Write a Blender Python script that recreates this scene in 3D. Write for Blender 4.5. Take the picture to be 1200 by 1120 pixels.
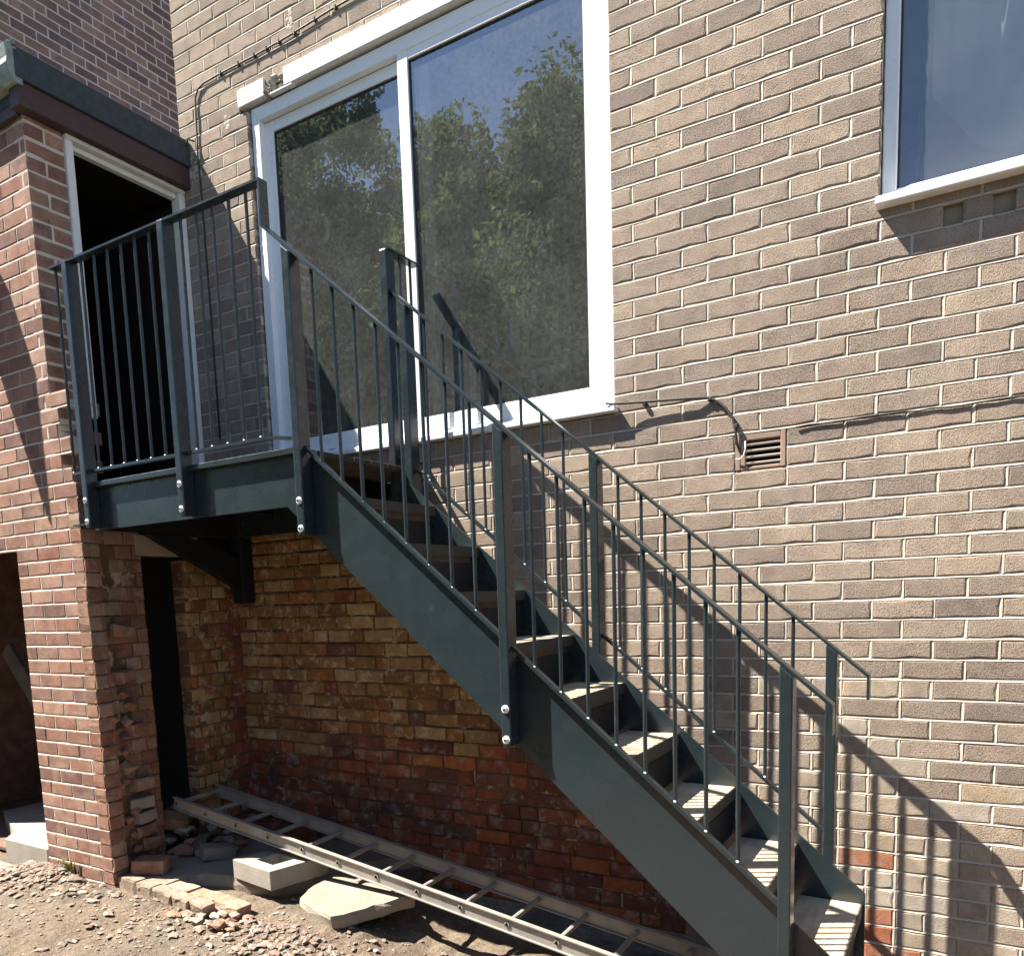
import bpy, math, random
from mathutils import Vector, Matrix, noise as mnoise

S = bpy.context.scene
COL = S.collection
for o in list(bpy.data.objects):
    bpy.data.objects.remove(o)

# ------------------------------------------------------------------ camera
CAM = Vector((0.909, -3.729, 1.543))
RX = Vector((0.85054, 0.52449, -0.03807))      # picture right
RD = Vector((0.03214, -0.12415, -0.99174))     # picture down
RF = RX.cross(RD); RF.normalize()              # view direction
RX.normalize(); RD = RF.cross(RX); RD.normalize()
FPX, PCX, PCY, PW, PH = 941.7, 551.3, 813.7, 1200.0, 1120.0
cd = bpy.data.cameras.new('camera'); cam = bpy.data.objects.new('camera', cd); COL.objects.link(cam)
cam.matrix_world = Matrix(((RX.x, -RD.x, -RF.x, CAM.x), (RX.y, -RD.y, -RF.y, CAM.y), (RX.z, -RD.z, -RF.z, CAM.z), (0, 0, 0, 1)))
cd.sensor_fit = 'HORIZONTAL'; cd.sensor_width = 36.0; cd.lens = FPX / PW * 36.0
cd.shift_x = (PW / 2 - PCX) / PW; cd.shift_y = (PCY - PH / 2) / PW
cd.clip_start = 0.02; cd.clip_end = 400
S.camera = cam

# ------------------------------------------------------------------ light
SUND = Vector((1.95, 1.0, -3.2)).normalized()          # the way the sunlight travels
wd = bpy.data.worlds.new('World'); S.world = wd; wd.use_nodes = True
wn = wd.node_tree.nodes; wl = wd.node_tree.links; wn.clear()
sky = wn.new('ShaderNodeTexSky'); sky.sky_type = 'NISHITA'; sky.sun_disc = False
sky.sun_elevation = math.asin(-SUND.z); sky.sun_rotation = math.atan2(-SUND.x, -SUND.y)
sky.air_density = 0.7; sky.dust_density = 0.1; sky.ozone_density = 1.0
bg = wn.new('ShaderNodeBackground'); bg.inputs['Strength'].default_value = 0.075
wo = wn.new('ShaderNodeOutputWorld'); wl.new(sky.outputs[0], bg.inputs[0]); wl.new(bg.outputs[0], wo.inputs[0])
sd = bpy.data.lights.new('sun', 'SUN'); sd.energy = 5.0; sd.angle = math.radians(0.55); sd.color = (1.0, 0.938, 0.85)
so = bpy.data.objects.new('sun', sd); COL.objects.link(so)
so.rotation_euler = SUND.to_track_quat('-Z', 'Y').to_euler(); so.location = (-8, -4, 14)
S.view_settings.view_transform = 'Standard'; S.view_settings.look = 'None'
S.view_settings.exposure = 1.82; S.view_settings.gamma = 1.0; S.view_settings.use_curve_mapping = False
S.render.engine = 'CYCLES'
cy = S.cycles; cy.max_bounces = 7; cy.diffuse_bounces = 3; cy.glossy_bounces = 4; cy.transmission_bounces = 6; cy.transparent_max_bounces = 10
cy.caustics_reflective = False; cy.caustics_refractive = False
try:
    cy.use_denoising = True; cy.denoiser = 'OPENIMAGEDENOISE'
except Exception:
    pass

R = random.Random(7)

# ------------------------------------------------------------------ helpers
def proj(p):
    d = Vector(p) - CAM; z = d.dot(RF)
    if z < 0.05: return None
    return (PCX + FPX * d.dot(RX) / z, PCY + FPX * d.dot(RD) / z)

def empty(name, label, cat, loc=(0, 0, 0), group=None):
    o = bpy.data.objects.new(name, None); COL.objects.link(o); o.location = loc
    o['label'] = label; o['category'] = cat
    if group: o['group'] = group
    return o

def tag(o, label, cat, group=None):
    o['label'] = label; o['category'] = cat
    if group: o['group'] = group
    return o

class MB:
    """collects faces for one mesh"""
    def __init__(s): s.v = []; s.f = []; s.mi = []; s.cur = 0
    def add(s, vs, fs):
        b = len(s.v); s.v += [tuple(v) for v in vs]
        for f in fs: s.f.append(tuple(i + b for i in f)); s.mi.append(s.cur)
        return s
    def box(s, a, b):
        x0, y0, z0 = [min(p, q) for p, q in zip(a, b)]; x1, y1, z1 = [max(p, q) for p, q in zip(a, b)]
        return s.add([(x0,y0,z0),(x1,y0,z0),(x1,y1,z0),(x0,y1,z0),(x0,y0,z1),(x1,y0,z1),(x1,y1,z1),(x0,y1,z1)],
                     [(0,3,2,1),(4,5,6,7),(0,1,5,4),(1,2,6,5),(2,3,7,6),(3,0,4,7)])
    def cbox(s, a, b, c=0.004):
        """box with chamfered edges"""
        x0, y0, z0 = [min(p, q) for p, q in zip(a, b)]; x1, y1, z1 = [max(p, q) for p, q in zip(a, b)]
        vs = []; idx = {}
        for i, X in enumerate((x0, x1)):
            for j, Y in enumerate((y0, y1)):
                for k, Z in enumerate((z0, z1)):
                    dx, dy, dz = (c if i == 0 else -c), (c if j == 0 else -c), (c if k == 0 else -c)
                    idx[i, j, k, 'x'] = len(vs); vs.append((X, Y + dy, Z + dz))
                    idx[i, j, k, 'y'] = len(vs); vs.append((X + dx, Y, Z + dz))
                    idx[i, j, k, 'z'] = len(vs); vs.append((X + dx, Y + dy, Z))
        q = [(0, 0), (1, 0), (1, 1), (0, 1)]
        fs = []
        for e in (0, 1):
            fs.append([idx[e, a, b, 'x'] for a, b in q]); fs.append([idx[a, e, b, 'y'] for a, b in q]); fs.append([idx[a, b, e, 'z'] for a, b in q])
        for a in (0, 1):
            for b in (0, 1):
                fs.append([idx[0, a, b, 'y'], idx[1, a, b, 'y'], idx[1, a, b, 'z'], idx[0, a, b, 'z']])
                fs.append([idx[a, 0, b, 'x'], idx[a, 1, b, 'x'], idx[a, 1, b, 'z'], idx[a, 0, b, 'z']])
                fs.append([idx[a, b, 0, 'x'], idx[a, b, 1, 'x'], idx[a, b, 1, 'y'], idx[a, b, 0, 'y']])
                for k in (0, 1): fs.append([idx[a, b, k, 'x'], idx[a, b, k, 'y'], idx[a, b, k, 'z']])
        # orient outwards
        ctr = Vector(((x0+x1)/2, (y0+y1)/2, (z0+z1)/2)); out = []
        for f in fs:
            p = [Vector(vs[i]) for i in f]; n = (p[1]-p[0]).cross(p[2]-p[0]); m = sum(p, Vector()) / len(p)
            out.append(tuple(f) if n.dot(m - ctr) > 0 else tuple(reversed(f)))
        return s.add(vs, out)
    def obox(s, o, ex, ey, ez):
        """box spanned by three edge vectors from corner o"""
        o, ex, ey, ez = Vector(o), Vector(ex), Vector(ey), Vector(ez)
        vs = [o, o+ex, o+ex+ey, o+ey, o+ez, o+ex+ez, o+ex+ey+ez, o+ey+ez]
        fs = [(0,3,2,1),(4,5,6,7),(0,1,5,4),(1,2,6,5),(2,3,7,6),(3,0,4,7)]
        if ex.cross(ey).dot(ez) < 0: fs = [tuple(reversed(f)) for f in fs]
        return s.add(vs, fs)
    def prism(s, poly, axis, a, b):
        """extrude a 2D polygon; axis 'y': polygon in (x,z); axis 'x': (y,z); axis 'z': (x,y)"""
        n = len(poly)
        def P(p, t): return {'y': (p[0], t, p[1]), 'x': (t, p[0], p[1]), 'z': (p[0], p[1], t)}[axis]
        ar = sum(poly[i][0]*poly[(i+1) % n][1] - poly[(i+1) % n][0]*poly[i][1] for i in range(n))
        lo, hi = min(a, b), max(a, b)
        vs = [P(p, lo) for p in poly] + [P(p, hi) for p in poly]
        fs = [tuple(range(n))[::-1], tuple(range(n, 2*n))] + [(i, (i+1) % n, n+(i+1) % n, n+i) for i in range(n)]
        flip = (ar < 0) != (axis == 'y')
        if flip: fs = [tuple(reversed(f)) for f in fs]
        return s.add(vs, fs)
    def tube(s, pts, r, seg=8, cap=True):
        pts = [Vector(p) for p in pts]; rings = []
        b = len(s.v); n = len(pts); up = None
        for i, p in enumerate(pts):
            t = (pts[min(i+1, n-1)] - pts[max(i-1, 0)]).normalized()
            if up is None:
                up = t.orthogonal().normalized()
            up = (up - t*up.dot(t)).normalized(); w = t.cross(up)
            rr = r[i] if isinstance(r, (list, tuple)) else r
            for k in range(seg):
                a = 2*math.pi*k/seg
                s.v.append(tuple(p + (up*math.cos(a) + w*math.sin(a))*rr))
        for i in range(n-1):
            for k in range(seg):
                k2 = (k+1) % seg
                s.f.append((b+i*seg+k, b+i*seg+k2, b+(i+1)*seg+k2, b+(i+1)*seg+k)); s.mi.append(s.cur)
        if cap:
            s.f.append(tuple(b+k for k in range(seg))[::-1]); s.mi.append(s.cur)
            s.f.append(tuple(b+(n-1)*seg+k for k in range(seg))); s.mi.append(s.cur)
        return s
    def dome(s, c, r, h, axis=(0, -1, 0), seg=10, rings=3):
        c = Vector(c); ax = Vector(axis).normalized(); u = ax.orthogonal().normalized(); w = ax.cross(u)
        b = len(s.v)
        for i in range(rings):
            a = i/rings*math.pi/2
            for k in range(seg):
                t = 2*math.pi*k/seg
                s.v.append(tuple(c + (u*math.cos(t)+w*math.sin(t))*r*math.cos(a) + ax*h*math.sin(a)))
        s.v.append(tuple(c+ax*h))
        for i in range(rings-1):
            for k in range(seg):
                k2 = (k+1) % seg
                s.f.append((b+i*seg+k, b+i*seg+k2, b+(i+1)*seg+k2, b+(i+1)*seg+k)); s.mi.append(s.cur)
        for k in range(seg):
            s.f.append((b+(rings-1)*seg+k, b+(rings-1)*seg+(k+1) % seg, b+rings*seg)); s.mi.append(s.cur)
        return s
    def rock(s, c, r, rng, flat=0.6):
        ph = [(1,0,0),(-1,0,0),(0,1,0),(0,-1,0),(0,0,1),(0,0,-1)]
        a = rng.uniform(0, 6.28); ca, sa = math.cos(a), math.sin(a); vs = []
        for x, y, z in ph + [(.6,.6,.5),(-.6,.6,.5),(-.6,-.6,.5),(.6,-.6,.5)]:
            k = r*rng.uniform(.65, 1.15); x, y, z = x*k*1.25, y*k*.8, z*k*flat
            vs.append((c[0]+x*ca-y*sa, c[1]+x*sa+y*ca, c[2]+z))
        fs = [(0,6,9),(6,2,7),(7,1,8),(8,3,9),(6,7,4),(7,8,4),(8,9,4),(9,6,4),(0,2,6),(2,1,7),(1,3,8),(3,0,9),(2,0,5),(1,2,5),(3,1,5),(0,3,5)]
        return s.add(vs, fs)
    def mesh(s, name, mats, smooth=False):
        me = bpy.data.meshes.new(name); me.from_pydata(s.v, [], s.f)
        for m in (mats if isinstance(mats, (list, tuple)) else [mats]): me.materials.append(m)
        if len(me.materials) > 1: me.polygons.foreach_set('material_index', s.mi)
        if smooth: me.polygons.foreach_set('use_smooth', [True]*len(me.polygons))
        me.update(); return me
    def obj(s, name, mats, parent=None, smooth=False, kind=None):
        o = bpy.data.objects.new(name, s.mesh(name, mats, smooth)); COL.objects.link(o)
        if parent is not None: o.parent = parent
        if kind: o['kind'] = kind
        return o

def flat_bar(pts, half_w, th, y, name, mat, parent):
    """flat bar following a polyline in the x-z plane: width across y, thickness th in the plane"""
    n = len(pts); P = [Vector((p[0], p[1])) for p in pts]; m = MB(); rings = []
    for i in range(n):
        d0 = (P[i]-P[i-1]).normalized() if i > 0 else (P[1]-P[0]).normalized()
        d1 = (P[i+1]-P[i]).normalized() if i < n-1 else d0
        n0 = Vector((-d0.y, d0.x)); n1 = Vector((-d1.y, d1.x)); mm = (n0+n1).normalized(); k = 1/max(.35, mm.dot(n0))
        a = P[i] + mm*(th/2*k); b = P[i] - mm*(th/2*k)
        rings.append([(a.x, y-half_w, a.y), (a.x, y+half_w, a.y), (b.x, y+half_w, b.y), (b.x, y-half_w, b.y)])
    m.v = [v for r in rings for v in r]
    for i in range(n-1):
        for k in range(4):
            k2 = (k+1) % 4; m.f.append((i*4+k, (i+1)*4+k, (i+1)*4+k2, i*4+k2)); m.mi.append(0)
    m.f += [(0, 1, 2, 3), tuple((n-1)*4+k for k in (3, 2, 1, 0))]; m.mi += [0, 0]
    return m.obj(name, mat, parent)

# ------------------------------------------------------------------ materials
def mat(name):
    m = bpy.data.materials.new(name); m.use_nodes = True; nt = m.node_tree; nt.nodes.clear()
    out = nt.nodes.new('ShaderNodeOutputMaterial'); bs = nt.nodes.new('ShaderNodeBsdfPrincipled')
    nt.links.new(bs.outputs[0], out.inputs[0])
    return m, nt, bs

def N(nt, t, **k):
    n = nt.nodes.new(t)
    for a, b in k.items():
        if a.startswith('i_'): n.inputs[a[2:].replace('_', ' ')].default_value = b
        else: setattr(n, a, b)
    return n

def ramp(nt, stops, interp='LINEAR'):
    r = nt.nodes.new('ShaderNodeValToRGB'); r.color_ramp.interpolation = interp
    e = r.color_ramp.elements
    while len(e) > 1: e.remove(e[0])
    e[0].position = stops[0][0]; c = stops[0][1]; e[0].color = (*c, 1) if len(c) == 3 else c
    for p, c in stops[1:]:
        x = e.new(p); x.color = (*c, 1) if len(c) == 3 else c
    return r

def grey(v): return (v, v, v)

def mix(nt, mode, fac, a, b):
    n = nt.nodes.new('ShaderNodeMix'); n.data_type = 'RGBA'; n.blend_type = mode
    for sock, val in ((n.inputs[0], fac), (n.inputs[6], a), (n.inputs[7], b)):
        if hasattr(val, 'is_linked') or hasattr(val, 'links'): nt.links.new(val, sock)
        else: sock.default_value = val if not isinstance(val, tuple) else (*val[:3], 1)
    return n.outputs[2]

def noise(nt, vec, scale, detail=3, rough=.55):
    n = N(nt, 'ShaderNodeTexNoise'); n.inputs['Scale'].default_value = scale; n.inputs['Detail'].default_value = detail
    n.inputs['Roughness'].default_value = rough; nt.links.new(vec, n.inputs['Vector']); return n.outputs['Fac']

def bump(nt, bs, heights, dist, strength=1.0):
    """heights: list of (socket, weight)"""
    acc = None
    for s, w in heights:
        mm = N(nt, 'ShaderNodeMath', operation='MULTIPLY'); nt.links.new(s, mm.inputs[0]); mm.inputs[1].default_value = w
        if acc is None: acc = mm.outputs[0]
        else:
            ad = N(nt, 'ShaderNodeMath', operation='ADD'); nt.links.new(acc, ad.inputs[0]); nt.links.new(mm.outputs[0], ad.inputs[1]); acc = ad.outputs[0]
    b = N(nt, 'ShaderNodeBump'); b.inputs['Distance'].default_value = dist; b.inputs['Strength'].default_value = strength
    nt.links.new(acc, b.inputs['Height']); nt.links.new(b.outputs[0], bs.inputs['Normal'])

def posrnd(nt):
    """world position shifted by a random amount for each brick, and that random number"""
    g = N(nt, 'ShaderNodeNewGeometry'); oi = N(nt, 'ShaderNodeObjectInfo')
    a = N(nt, 'ShaderNodeMath', operation='ADD'); nt.links.new(oi.outputs['Random'], a.inputs[0]); nt.links.new(g.outputs['Random Per Island'], a.inputs[1])
    f = N(nt, 'ShaderNodeMath', operation='FRACT'); nt.links.new(a.outputs[0], f.inputs[0])
    sc = N(nt, 'ShaderNodeMath', operation='MULTIPLY'); nt.links.new(f.outputs[0], sc.inputs[0]); sc.inputs[1].default_value = 37.0
    cb = N(nt, 'ShaderNodeCombineXYZ'); nt.links.new(sc.outputs[0], cb.inputs[0]); nt.links.new(sc.outputs[0], cb.inputs[2])
    ad = N(nt, 'ShaderNodeVectorMath', operation='ADD'); nt.links.new(g.outputs['Position'], ad.inputs[0]); nt.links.new(cb.outputs[0], ad.inputs[1])
    return g.outputs['Position'], ad.outputs[0], f.outputs[0]

def brick_mat(name, palette, speck=.25, blotch=.3, rough_d=.0022, stain=None, stain_amt=.0, fine=230, stain_scale=2.6):
    m, nt, bs = mat(name)
    pos, pr, rnd = posrnd(nt)
    stops = [((i + .0)/len(palette), c) for i, c in enumerate(palette)]
    r = ramp(nt, stops); nt.links.new(rnd, r.inputs[0])
    n1 = noise(nt, pr, 11, 4, .6); n2 = noise(nt, pr, fine, 3, .7); n3 = noise(nt, pr, 70, 4, .65)
    r1 = ramp(nt, [(.25, grey(1-blotch)), (.75, grey(1+blotch))]); nt.links.new(n1, r1.inputs[0])
    c = mix(nt, 'MULTIPLY', 1.0, r.outputs[0], r1.outputs[0])
    r2 = ramp(nt, [(.28, grey(1-speck*1.6)), (.5, grey(1.0)), (.72, grey(1+speck))]); nt.links.new(n2, r2.inputs[0])
    c = mix(nt, 'MULTIPLY', 1.0, c, r2.outputs[0])
    # pits: a few dark holes
    vo = N(nt, 'ShaderNodeTexVoronoi', feature='F1'); vo.inputs['Scale'].default_value = 55; nt.links.new(pr, vo.inputs['Vector'])
    rp = ramp(nt, [(.06, grey(.35)), (.13, grey(1.0))]); nt.links.new(vo.outputs['Distance'], rp.inputs[0])
    c = mix(nt, 'MULTIPLY', .8, c, rp.outputs[0])
    if stain:
        ns = noise(nt, pos, stain_scale, 6, .7); rs = ramp(nt, [(.52, grey(0)), (.66, grey(stain_amt))]); nt.links.new(ns, rs.inputs[0])
        c = mix(nt, 'MIX', rs.outputs[0], c, stain)
    else:
        ns = noise(nt, pos, 1.6, 6, .68); rs = ramp(nt, [(.28, grey(.74)), (.5, grey(1.0)), (.72, grey(1.14))]); nt.links.new(ns, rs.inputs[0])
        c = mix(nt, 'MULTIPLY', 1.0, c, rs.outputs[0])
    nt.links.new(c, bs.inputs['Base Color']); bs.inputs['Roughness'].default_value = .92
    bs.inputs['Specular IOR Level'].default_value = .2
    n4 = noise(nt, pr, 125, 3, .7)
    bump(nt, bs, [(n2, .7), (n4, .6), (n3, .40), (rp.outputs[0], .7)], rough_d)
    return m

def plain(name, col, rough=.6, spec=.4, metal=0.0, var=.12, scale=6, bd=0.0, bscale=90, spots=None, coat=0.0):
    m, nt, bs = mat(name)
    g = N(nt, 'ShaderNodeNewGeometry'); p = g.outputs['Position']
    n1 = noise(nt, p, scale, 5, .6); r1 = ramp(nt, [(.25, grey(1-var)), (.75, grey(1+var))]); nt.links.new(n1, r1.inputs[0])
    c = mix(nt, 'MULTIPLY', 1.0, col, r1.outputs[0])
    if spots:
        ns = noise(nt, p, spots[1], 5, .7); rs = ramp(nt, [(spots[2], grey(0)), (spots[2]+.06, grey(spots[3]))]); nt.links.new(ns, rs.inputs[0])
        c = mix(nt, 'MIX', rs.outputs[0], c, spots[0])
    nt.links.new(c, bs.inputs['Base Color'])
    rr = ramp(nt, [(.2, grey(max(.03, rough-.1))), (.8, grey(min(1, rough+.12)))]); nt.links.new(noise(nt, p, scale*3, 4, .6), rr.inputs[0])
    nt.links.new(rr.outputs[0], bs.inputs['Roughness'])
    bs.inputs['Specular IOR Level'].default_value = spec; bs.inputs['Metallic'].default_value = metal
    if coat: bs.inputs['Coat Weight'].default_value = coat
    if bd: bump(nt, bs, [(noise(nt, p, bscale, 4, .65), 1.0)], bd)
    return m

M_brick = brick_mat('buff_brick', [(.325,.256,.197), (.365,.291,.223), (.285,.228,.183), (.35,.27,.207), (.41,.325,.238), (.315,.246,.193), (.245,.197,.16), (.355,.28,.215), (.385,.30,.23), (.305,.236,.187)], speck=.42, blotch=.2, rough_d=.0052, fine=250)
M_mixed = brick_mat('mixed_brick', [(.36,.29,.22), (.39,.33,.26), (.31,.25,.2), (.40,.31,.21), (.42,.36,.29), (.34,.27,.21), (.33,.25,.19), (.38,.31,.23)], stain=(.5,.46,.40), stain_amt=.45)
M_orange = brick_mat('orange_brick', [(.36,.135,.07), (.31,.12,.07), (.38,.17,.10)], stain=(.40,.33,.27), stain_amt=.6, stain_scale=8)
M_mortar = plain('lime_mortar', (.50,.44,.36), .95, .1, var=.12, scale=14, bd=.002, bscale=160)
M_red = brick_mat('red_brown_brick', [(.27,.14,.10), (.33,.185,.13), (.235,.125,.095), (.30,.165,.115), (.38,.235,.17), (.28,.125,.085), (.33,.20,.145), (.20,.11,.088)], rough_d=.004, stain=(.46,.35,.27), stain_amt=.35, stain_scale=6, speck=.42)
M_redm = plain('red_wall_mortar', (.58,.50,.42), .95, .1, var=.15, scale=14, bd=.002, bscale=160)
M_dark = brick_mat('plum_brick', [(.12,.075,.07), (.16,.10,.085), (.10,.068,.07), (.19,.115,.09), (.13,.085,.08), (.22,.15,.115), (.11,.07,.065)], rough_d=.0015)
M_darkm = plain('grey_mortar', (.36,.32,.30), .95, .1)
M_stock = brick_mat('stock_brick', [(.25,.13,.055), (.34,.21,.095), (.20,.095,.045), (.29,.155,.065), (.44,.30,.15), (.23,.12,.055), (.38,.15,.055), (.28,.17,.08)], stain=(.58,.46,.28), stain_amt=.8, stain_scale=14, rough_d=.006)
M_oldred = brick_mat('old_red_brick', [(.27,.085,.045), (.19,.062,.045), (.40,.125,.05), (.14,.055,.045), (.22,.075,.045), (.32,.10,.045), (.18,.08,.062)], stain=(.50,.43,.37), stain_amt=.55, stain_scale=9, rough_d=.006)
M_stockm = plain('brown_mortar', (.15,.092,.05), .97, .1, var=.4, scale=12, bd=.008, bscale=60, spots=((.52,.44,.34), 11, .56, .75))
M_broken = brick_mat('broken_brick', [(.31,.155,.095), (.35,.20,.135), (.27,.125,.08), (.37,.25,.17), (.25,.13,.09)], stain=(.40,.31,.23), stain_amt=.8, stain_scale=9, rough_d=.007)
M_paint = plain('green_grey_steel_paint', (.018,.028,.032), .27, .6, var=.1, scale=4, bd=.0004, bscale=40, spots=((.085,.10,.10), 6, .66, .3))
M_dusty = plain('dust_covered_brick', (.32,.20,.135), .95, .1, var=.3, scale=16, bd=.006, bscale=50, spots=((.36,.29,.22), 9, .48, .85))
M_kerb = plain('dirty_kerb_brick', (.27,.215,.165), .95, .1, var=.3, scale=14, bd=.005, bscale=60, spots=((.20,.14,.095), 11, .5, .8))
M_galv = plain('white_bolt_cap', (.72,.73,.72), .35, .5)
M_upvc = plain('white_upvc', (.80,.81,.82), .3, .5, var=.03)
M_wpaint = plain('flaking_white_paint', (.74,.73,.69), .7, .3, var=.06, scale=20, bd=.002, bscale=70, spots=((.36,.31,.26), 26, .66, .8))
M_conc = plain('concrete', (.31,.28,.235), .93, .2, var=.16, scale=7, bd=.003, bscale=120)
M_slab = plain('worn_concrete', (.27,.232,.185), .93, .2, var=.22, scale=4, bd=.004, bscale=80, spots=((.30,.24,.19), 3, .55, .6))
M_lintel = plain('old_lintel', (.33,.26,.19), .9, .2, var=.15)
M_felt = plain('roofing_felt', (.045,.058,.066), .8, .3, var=.25, scale=30, bd=.002, bscale=250)
M_brown = plain('brown_stained_board', (.055,.030,.030), .55, .4, var=.15, scale=18, bd=.0008, bscale=60)
M_gutter = plain('weathered_gutter', (.22,.27,.255), .7, .3, var=.35, scale=22, bd=.002, bscale=60, spots=((.62,.64,.6), 30, .62, .8))
M_black = plain('soot_plaster', (.02,.019,.018), .95, .1)  # near-black lining, the darkness of the closed rooms put into the colour
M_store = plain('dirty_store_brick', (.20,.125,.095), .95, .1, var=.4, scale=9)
M_bsteel = plain('black_bitumen_steel', (.010,.011,.012), .6, .3)  # darker copy of the steel paint, shade under landing and treads put into colour
M_room = plain('room_plaster', (.42,.40,.36), .9, .2)
M_roomf = plain('room_floor_board', (.18,.12,.07), .6, .3)
M_alu = plain('weathered_aluminium', (.33,.305,.27), .6, .5, metal=.3, var=.2, scale=12, bd=.0005, bscale=80, spots=((.36,.33,.29), 9, .56, .6))
M_terra = plain('terracotta', (.30,.215,.165), .85, .2, var=.15)
M_terral = plain('pale_terracotta', (.52,.44,.36), .85, .2, var=.15)
M_cable = plain('black_cable', (.035,.038,.032), .6, .4)
M_hole = plain('dark_hole', (.008,.008,.008), 1.0, .0)  # near-black stands in for the shade inside openings
M_chair = plain('chair_wood', (.74,.55,.31), .5, .4, var=.2, scale=14)
M_leafw = plain('weed_leaf', (.26,.25,.10), .7, .3, var=.3, scale=40)
M_bark = plain('bark', (.10,.075,.055), .95, .1, var=.3, scale=8, bd=.02, bscale=14)
M_net = plain('net_curtain', (.50,.54,.55), .95, .1, var=.1, scale=3)
M_jar = plain('green_enamel', (.16,.24,.19), .35, .5, var=.2)

def tread_mat():
    m, nt, bs = mat('tread_timber')
    g = N(nt, 'ShaderNodeNewGeometry'); mp = N(nt, 'ShaderNodeMapping'); mp.inputs['Scale'].default_value = (60, 3, 60)
    nt.links.new(g.outputs['Position'], mp.inputs[0])
    n1 = noise(nt, mp.outputs[0], 1, 5, .6); r = ramp(nt, [(.3, (.43,.34,.22)), (.55, (.54,.44,.30)), (.75, (.48,.38,.25))]); nt.links.new(n1, r.inputs[0])
    nd = noise(nt, g.outputs['Position'], 9, 5, .7); rd = ramp(nt, [(.4, grey(.72)), (.6, grey(1.05))]); nt.links.new(nd, rd.inputs[0])
    c = mix(nt, 'MULTIPLY', 1.0, r.outputs[0], rd.outputs[0]); nt.links.new(c, bs.inputs['Base Color']); bs.inputs['Roughness'].default_value = .8
    bump(nt, bs, [(n1, 1.0)], .0012); return m
M_tread = tread_mat()
M_nose = plain('dark_nosing_steel', (.030,.030,.028), .5, .4, var=.3, scale=20)
M_deck = plain('dark_decking', (.040,.036,.032), .85, .2, var=.3, scale=9)
M_board = plain('weathered_board', (.075,.060,.048), .85, .2, var=.3, scale=9, bd=.002, bscale=50)

def glass_mat(name, dust, dustcol=(.44,.44,.40), fine=True, ior=3.2):
    """window glass: see-through, mirror-like at a slant, with a thin film of dust that catches the sun"""
    m = bpy.data.materials.new(name); m.use_nodes = True; nt = m.node_tree; nt.nodes.clear(); L = nt.links
    out = nt.nodes.new('ShaderNodeOutputMaterial')
    tr = nt.nodes.new('ShaderNodeBsdfTransparent'); tr.inputs[0].default_value = (.93,.95,.94,1)
    gl = nt.nodes.new('ShaderNodeBsdfGlossy'); gl.inputs['Roughness'].default_value = .004; gl.inputs[0].default_value = (.95,.97,1,1)
    fr = nt.nodes.new('ShaderNodeFresnel'); fr.inputs['IOR'].default_value = ior
    m1 = nt.nodes.new('ShaderNodeMixShader'); L.new(fr.outputs[0], m1.inputs[0]); L.new(tr.outputs[0], m1.inputs[1]); L.new(gl.outputs[0], m1.inputs[2])
    g = nt.nodes.new('ShaderNodeNewGeometry')
    n1 = noise(nt, g.outputs['Position'], 2.2, 6, .65); n2 = noise(nt, g.outputs['Position'], 60, 4, .7)
    r1 = ramp(nt, [(.3, grey(dust*.6)), (.7, grey(dust*1.4))]); L.new(n1, r1.inputs[0])
    r2 = ramp(nt, [(.35, grey(.6 if fine else .95)), (.75, grey(1.5 if fine else 1.05))]); L.new(n2, r2.inputs[0])
    mu = N(nt, 'ShaderNodeMath', operation='MULTIPLY'); L.new(r1.outputs[0], mu.inputs[0]); L.new(r2.outputs[0], mu.inputs[1])
    df = nt.nodes.new('ShaderNodeBsdfDiffuse'); df.inputs[0].default_value = (*dustcol, 1)
    m2 = nt.nodes.new('ShaderNodeMixShader'); L.new(mu.outputs[0], m2.inputs[0]); L.new(m1.outputs[0], m2.inputs[1]); L.new(df.outputs[0], m2.inputs[2])
    L.new(m2.outputs[0], out.inputs[0]); return m
M_glass = glass_mat('dusty_window_glass', .085, (.52,.55,.50))
M_glass2 = glass_mat('smeared_window_glass', .10, (.5,.54,.55), False, 2.3)
M_clear = bpy.data.materials.new('clear_glass_back'); M_clear.use_nodes = True; M_clear.node_tree.nodes.clear()
_o = M_clear.node_tree.nodes.new('ShaderNodeOutputMaterial'); _t = M_clear.node_tree.nodes.new('ShaderNodeBsdfTransparent'); _t.inputs[0].default_value = (.95, .97, .96, 1); M_clear.node_tree.links.new(_t.outputs[0], _o.inputs[0])
def pane(a, b, m, parent):
    mb = MB(); mb.box(a, b); mb.mi = [1, 1, 0, 1, 1, 1]; return mb.obj('glass_pane', [m, M_clear], parent)

def dirt_mat():
    m, nt, bs = mat('dirt'); g = N(nt, 'ShaderNodeNewGeometry'); p = g.outputs['Position']
    n1 = noise(nt, p, 1.7, 6, .65); r = ramp(nt, [(.3, (.175,.130,.095)), (.5, (.235,.182,.132)), (.62, (.195,.158,.120)), (.78, (.275,.228,.172))]); nt.links.new(n1, r.inputs[0])
    n2 = noise(nt, p, 45, 5, .75); r2 = ramp(nt, [(.3, grey(.62)), (.7, grey(1.35))]); nt.links.new(n2, r2.inputs[0])
    c = mix(nt, 'MULTIPLY', 1.0, r.outputs[0], r2.outputs[0])
    n3 = noise(nt, p, 1.1, 5, .62); r3 = ramp(nt, [(.52, grey(0)), (.66, grey(.8))]); nt.links.new(n3, r3.inputs[0])
    c = mix(nt, 'MIX', r3.outputs[0], c, (.075,.063,.055))
    nt.links.new(c, bs.inputs['Base Color']); bs.inputs['Roughness'].default_value = 1.0; bs.inputs['Specular IOR Level'].default_value = .1
    bump(nt, bs, [(n2, 1.0), (noise(nt, p, 160, 4, .7), .35), (noise(nt, p, 16, 4, .6), 1.2)], .02); return m
M_dirt = dirt_mat()
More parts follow.
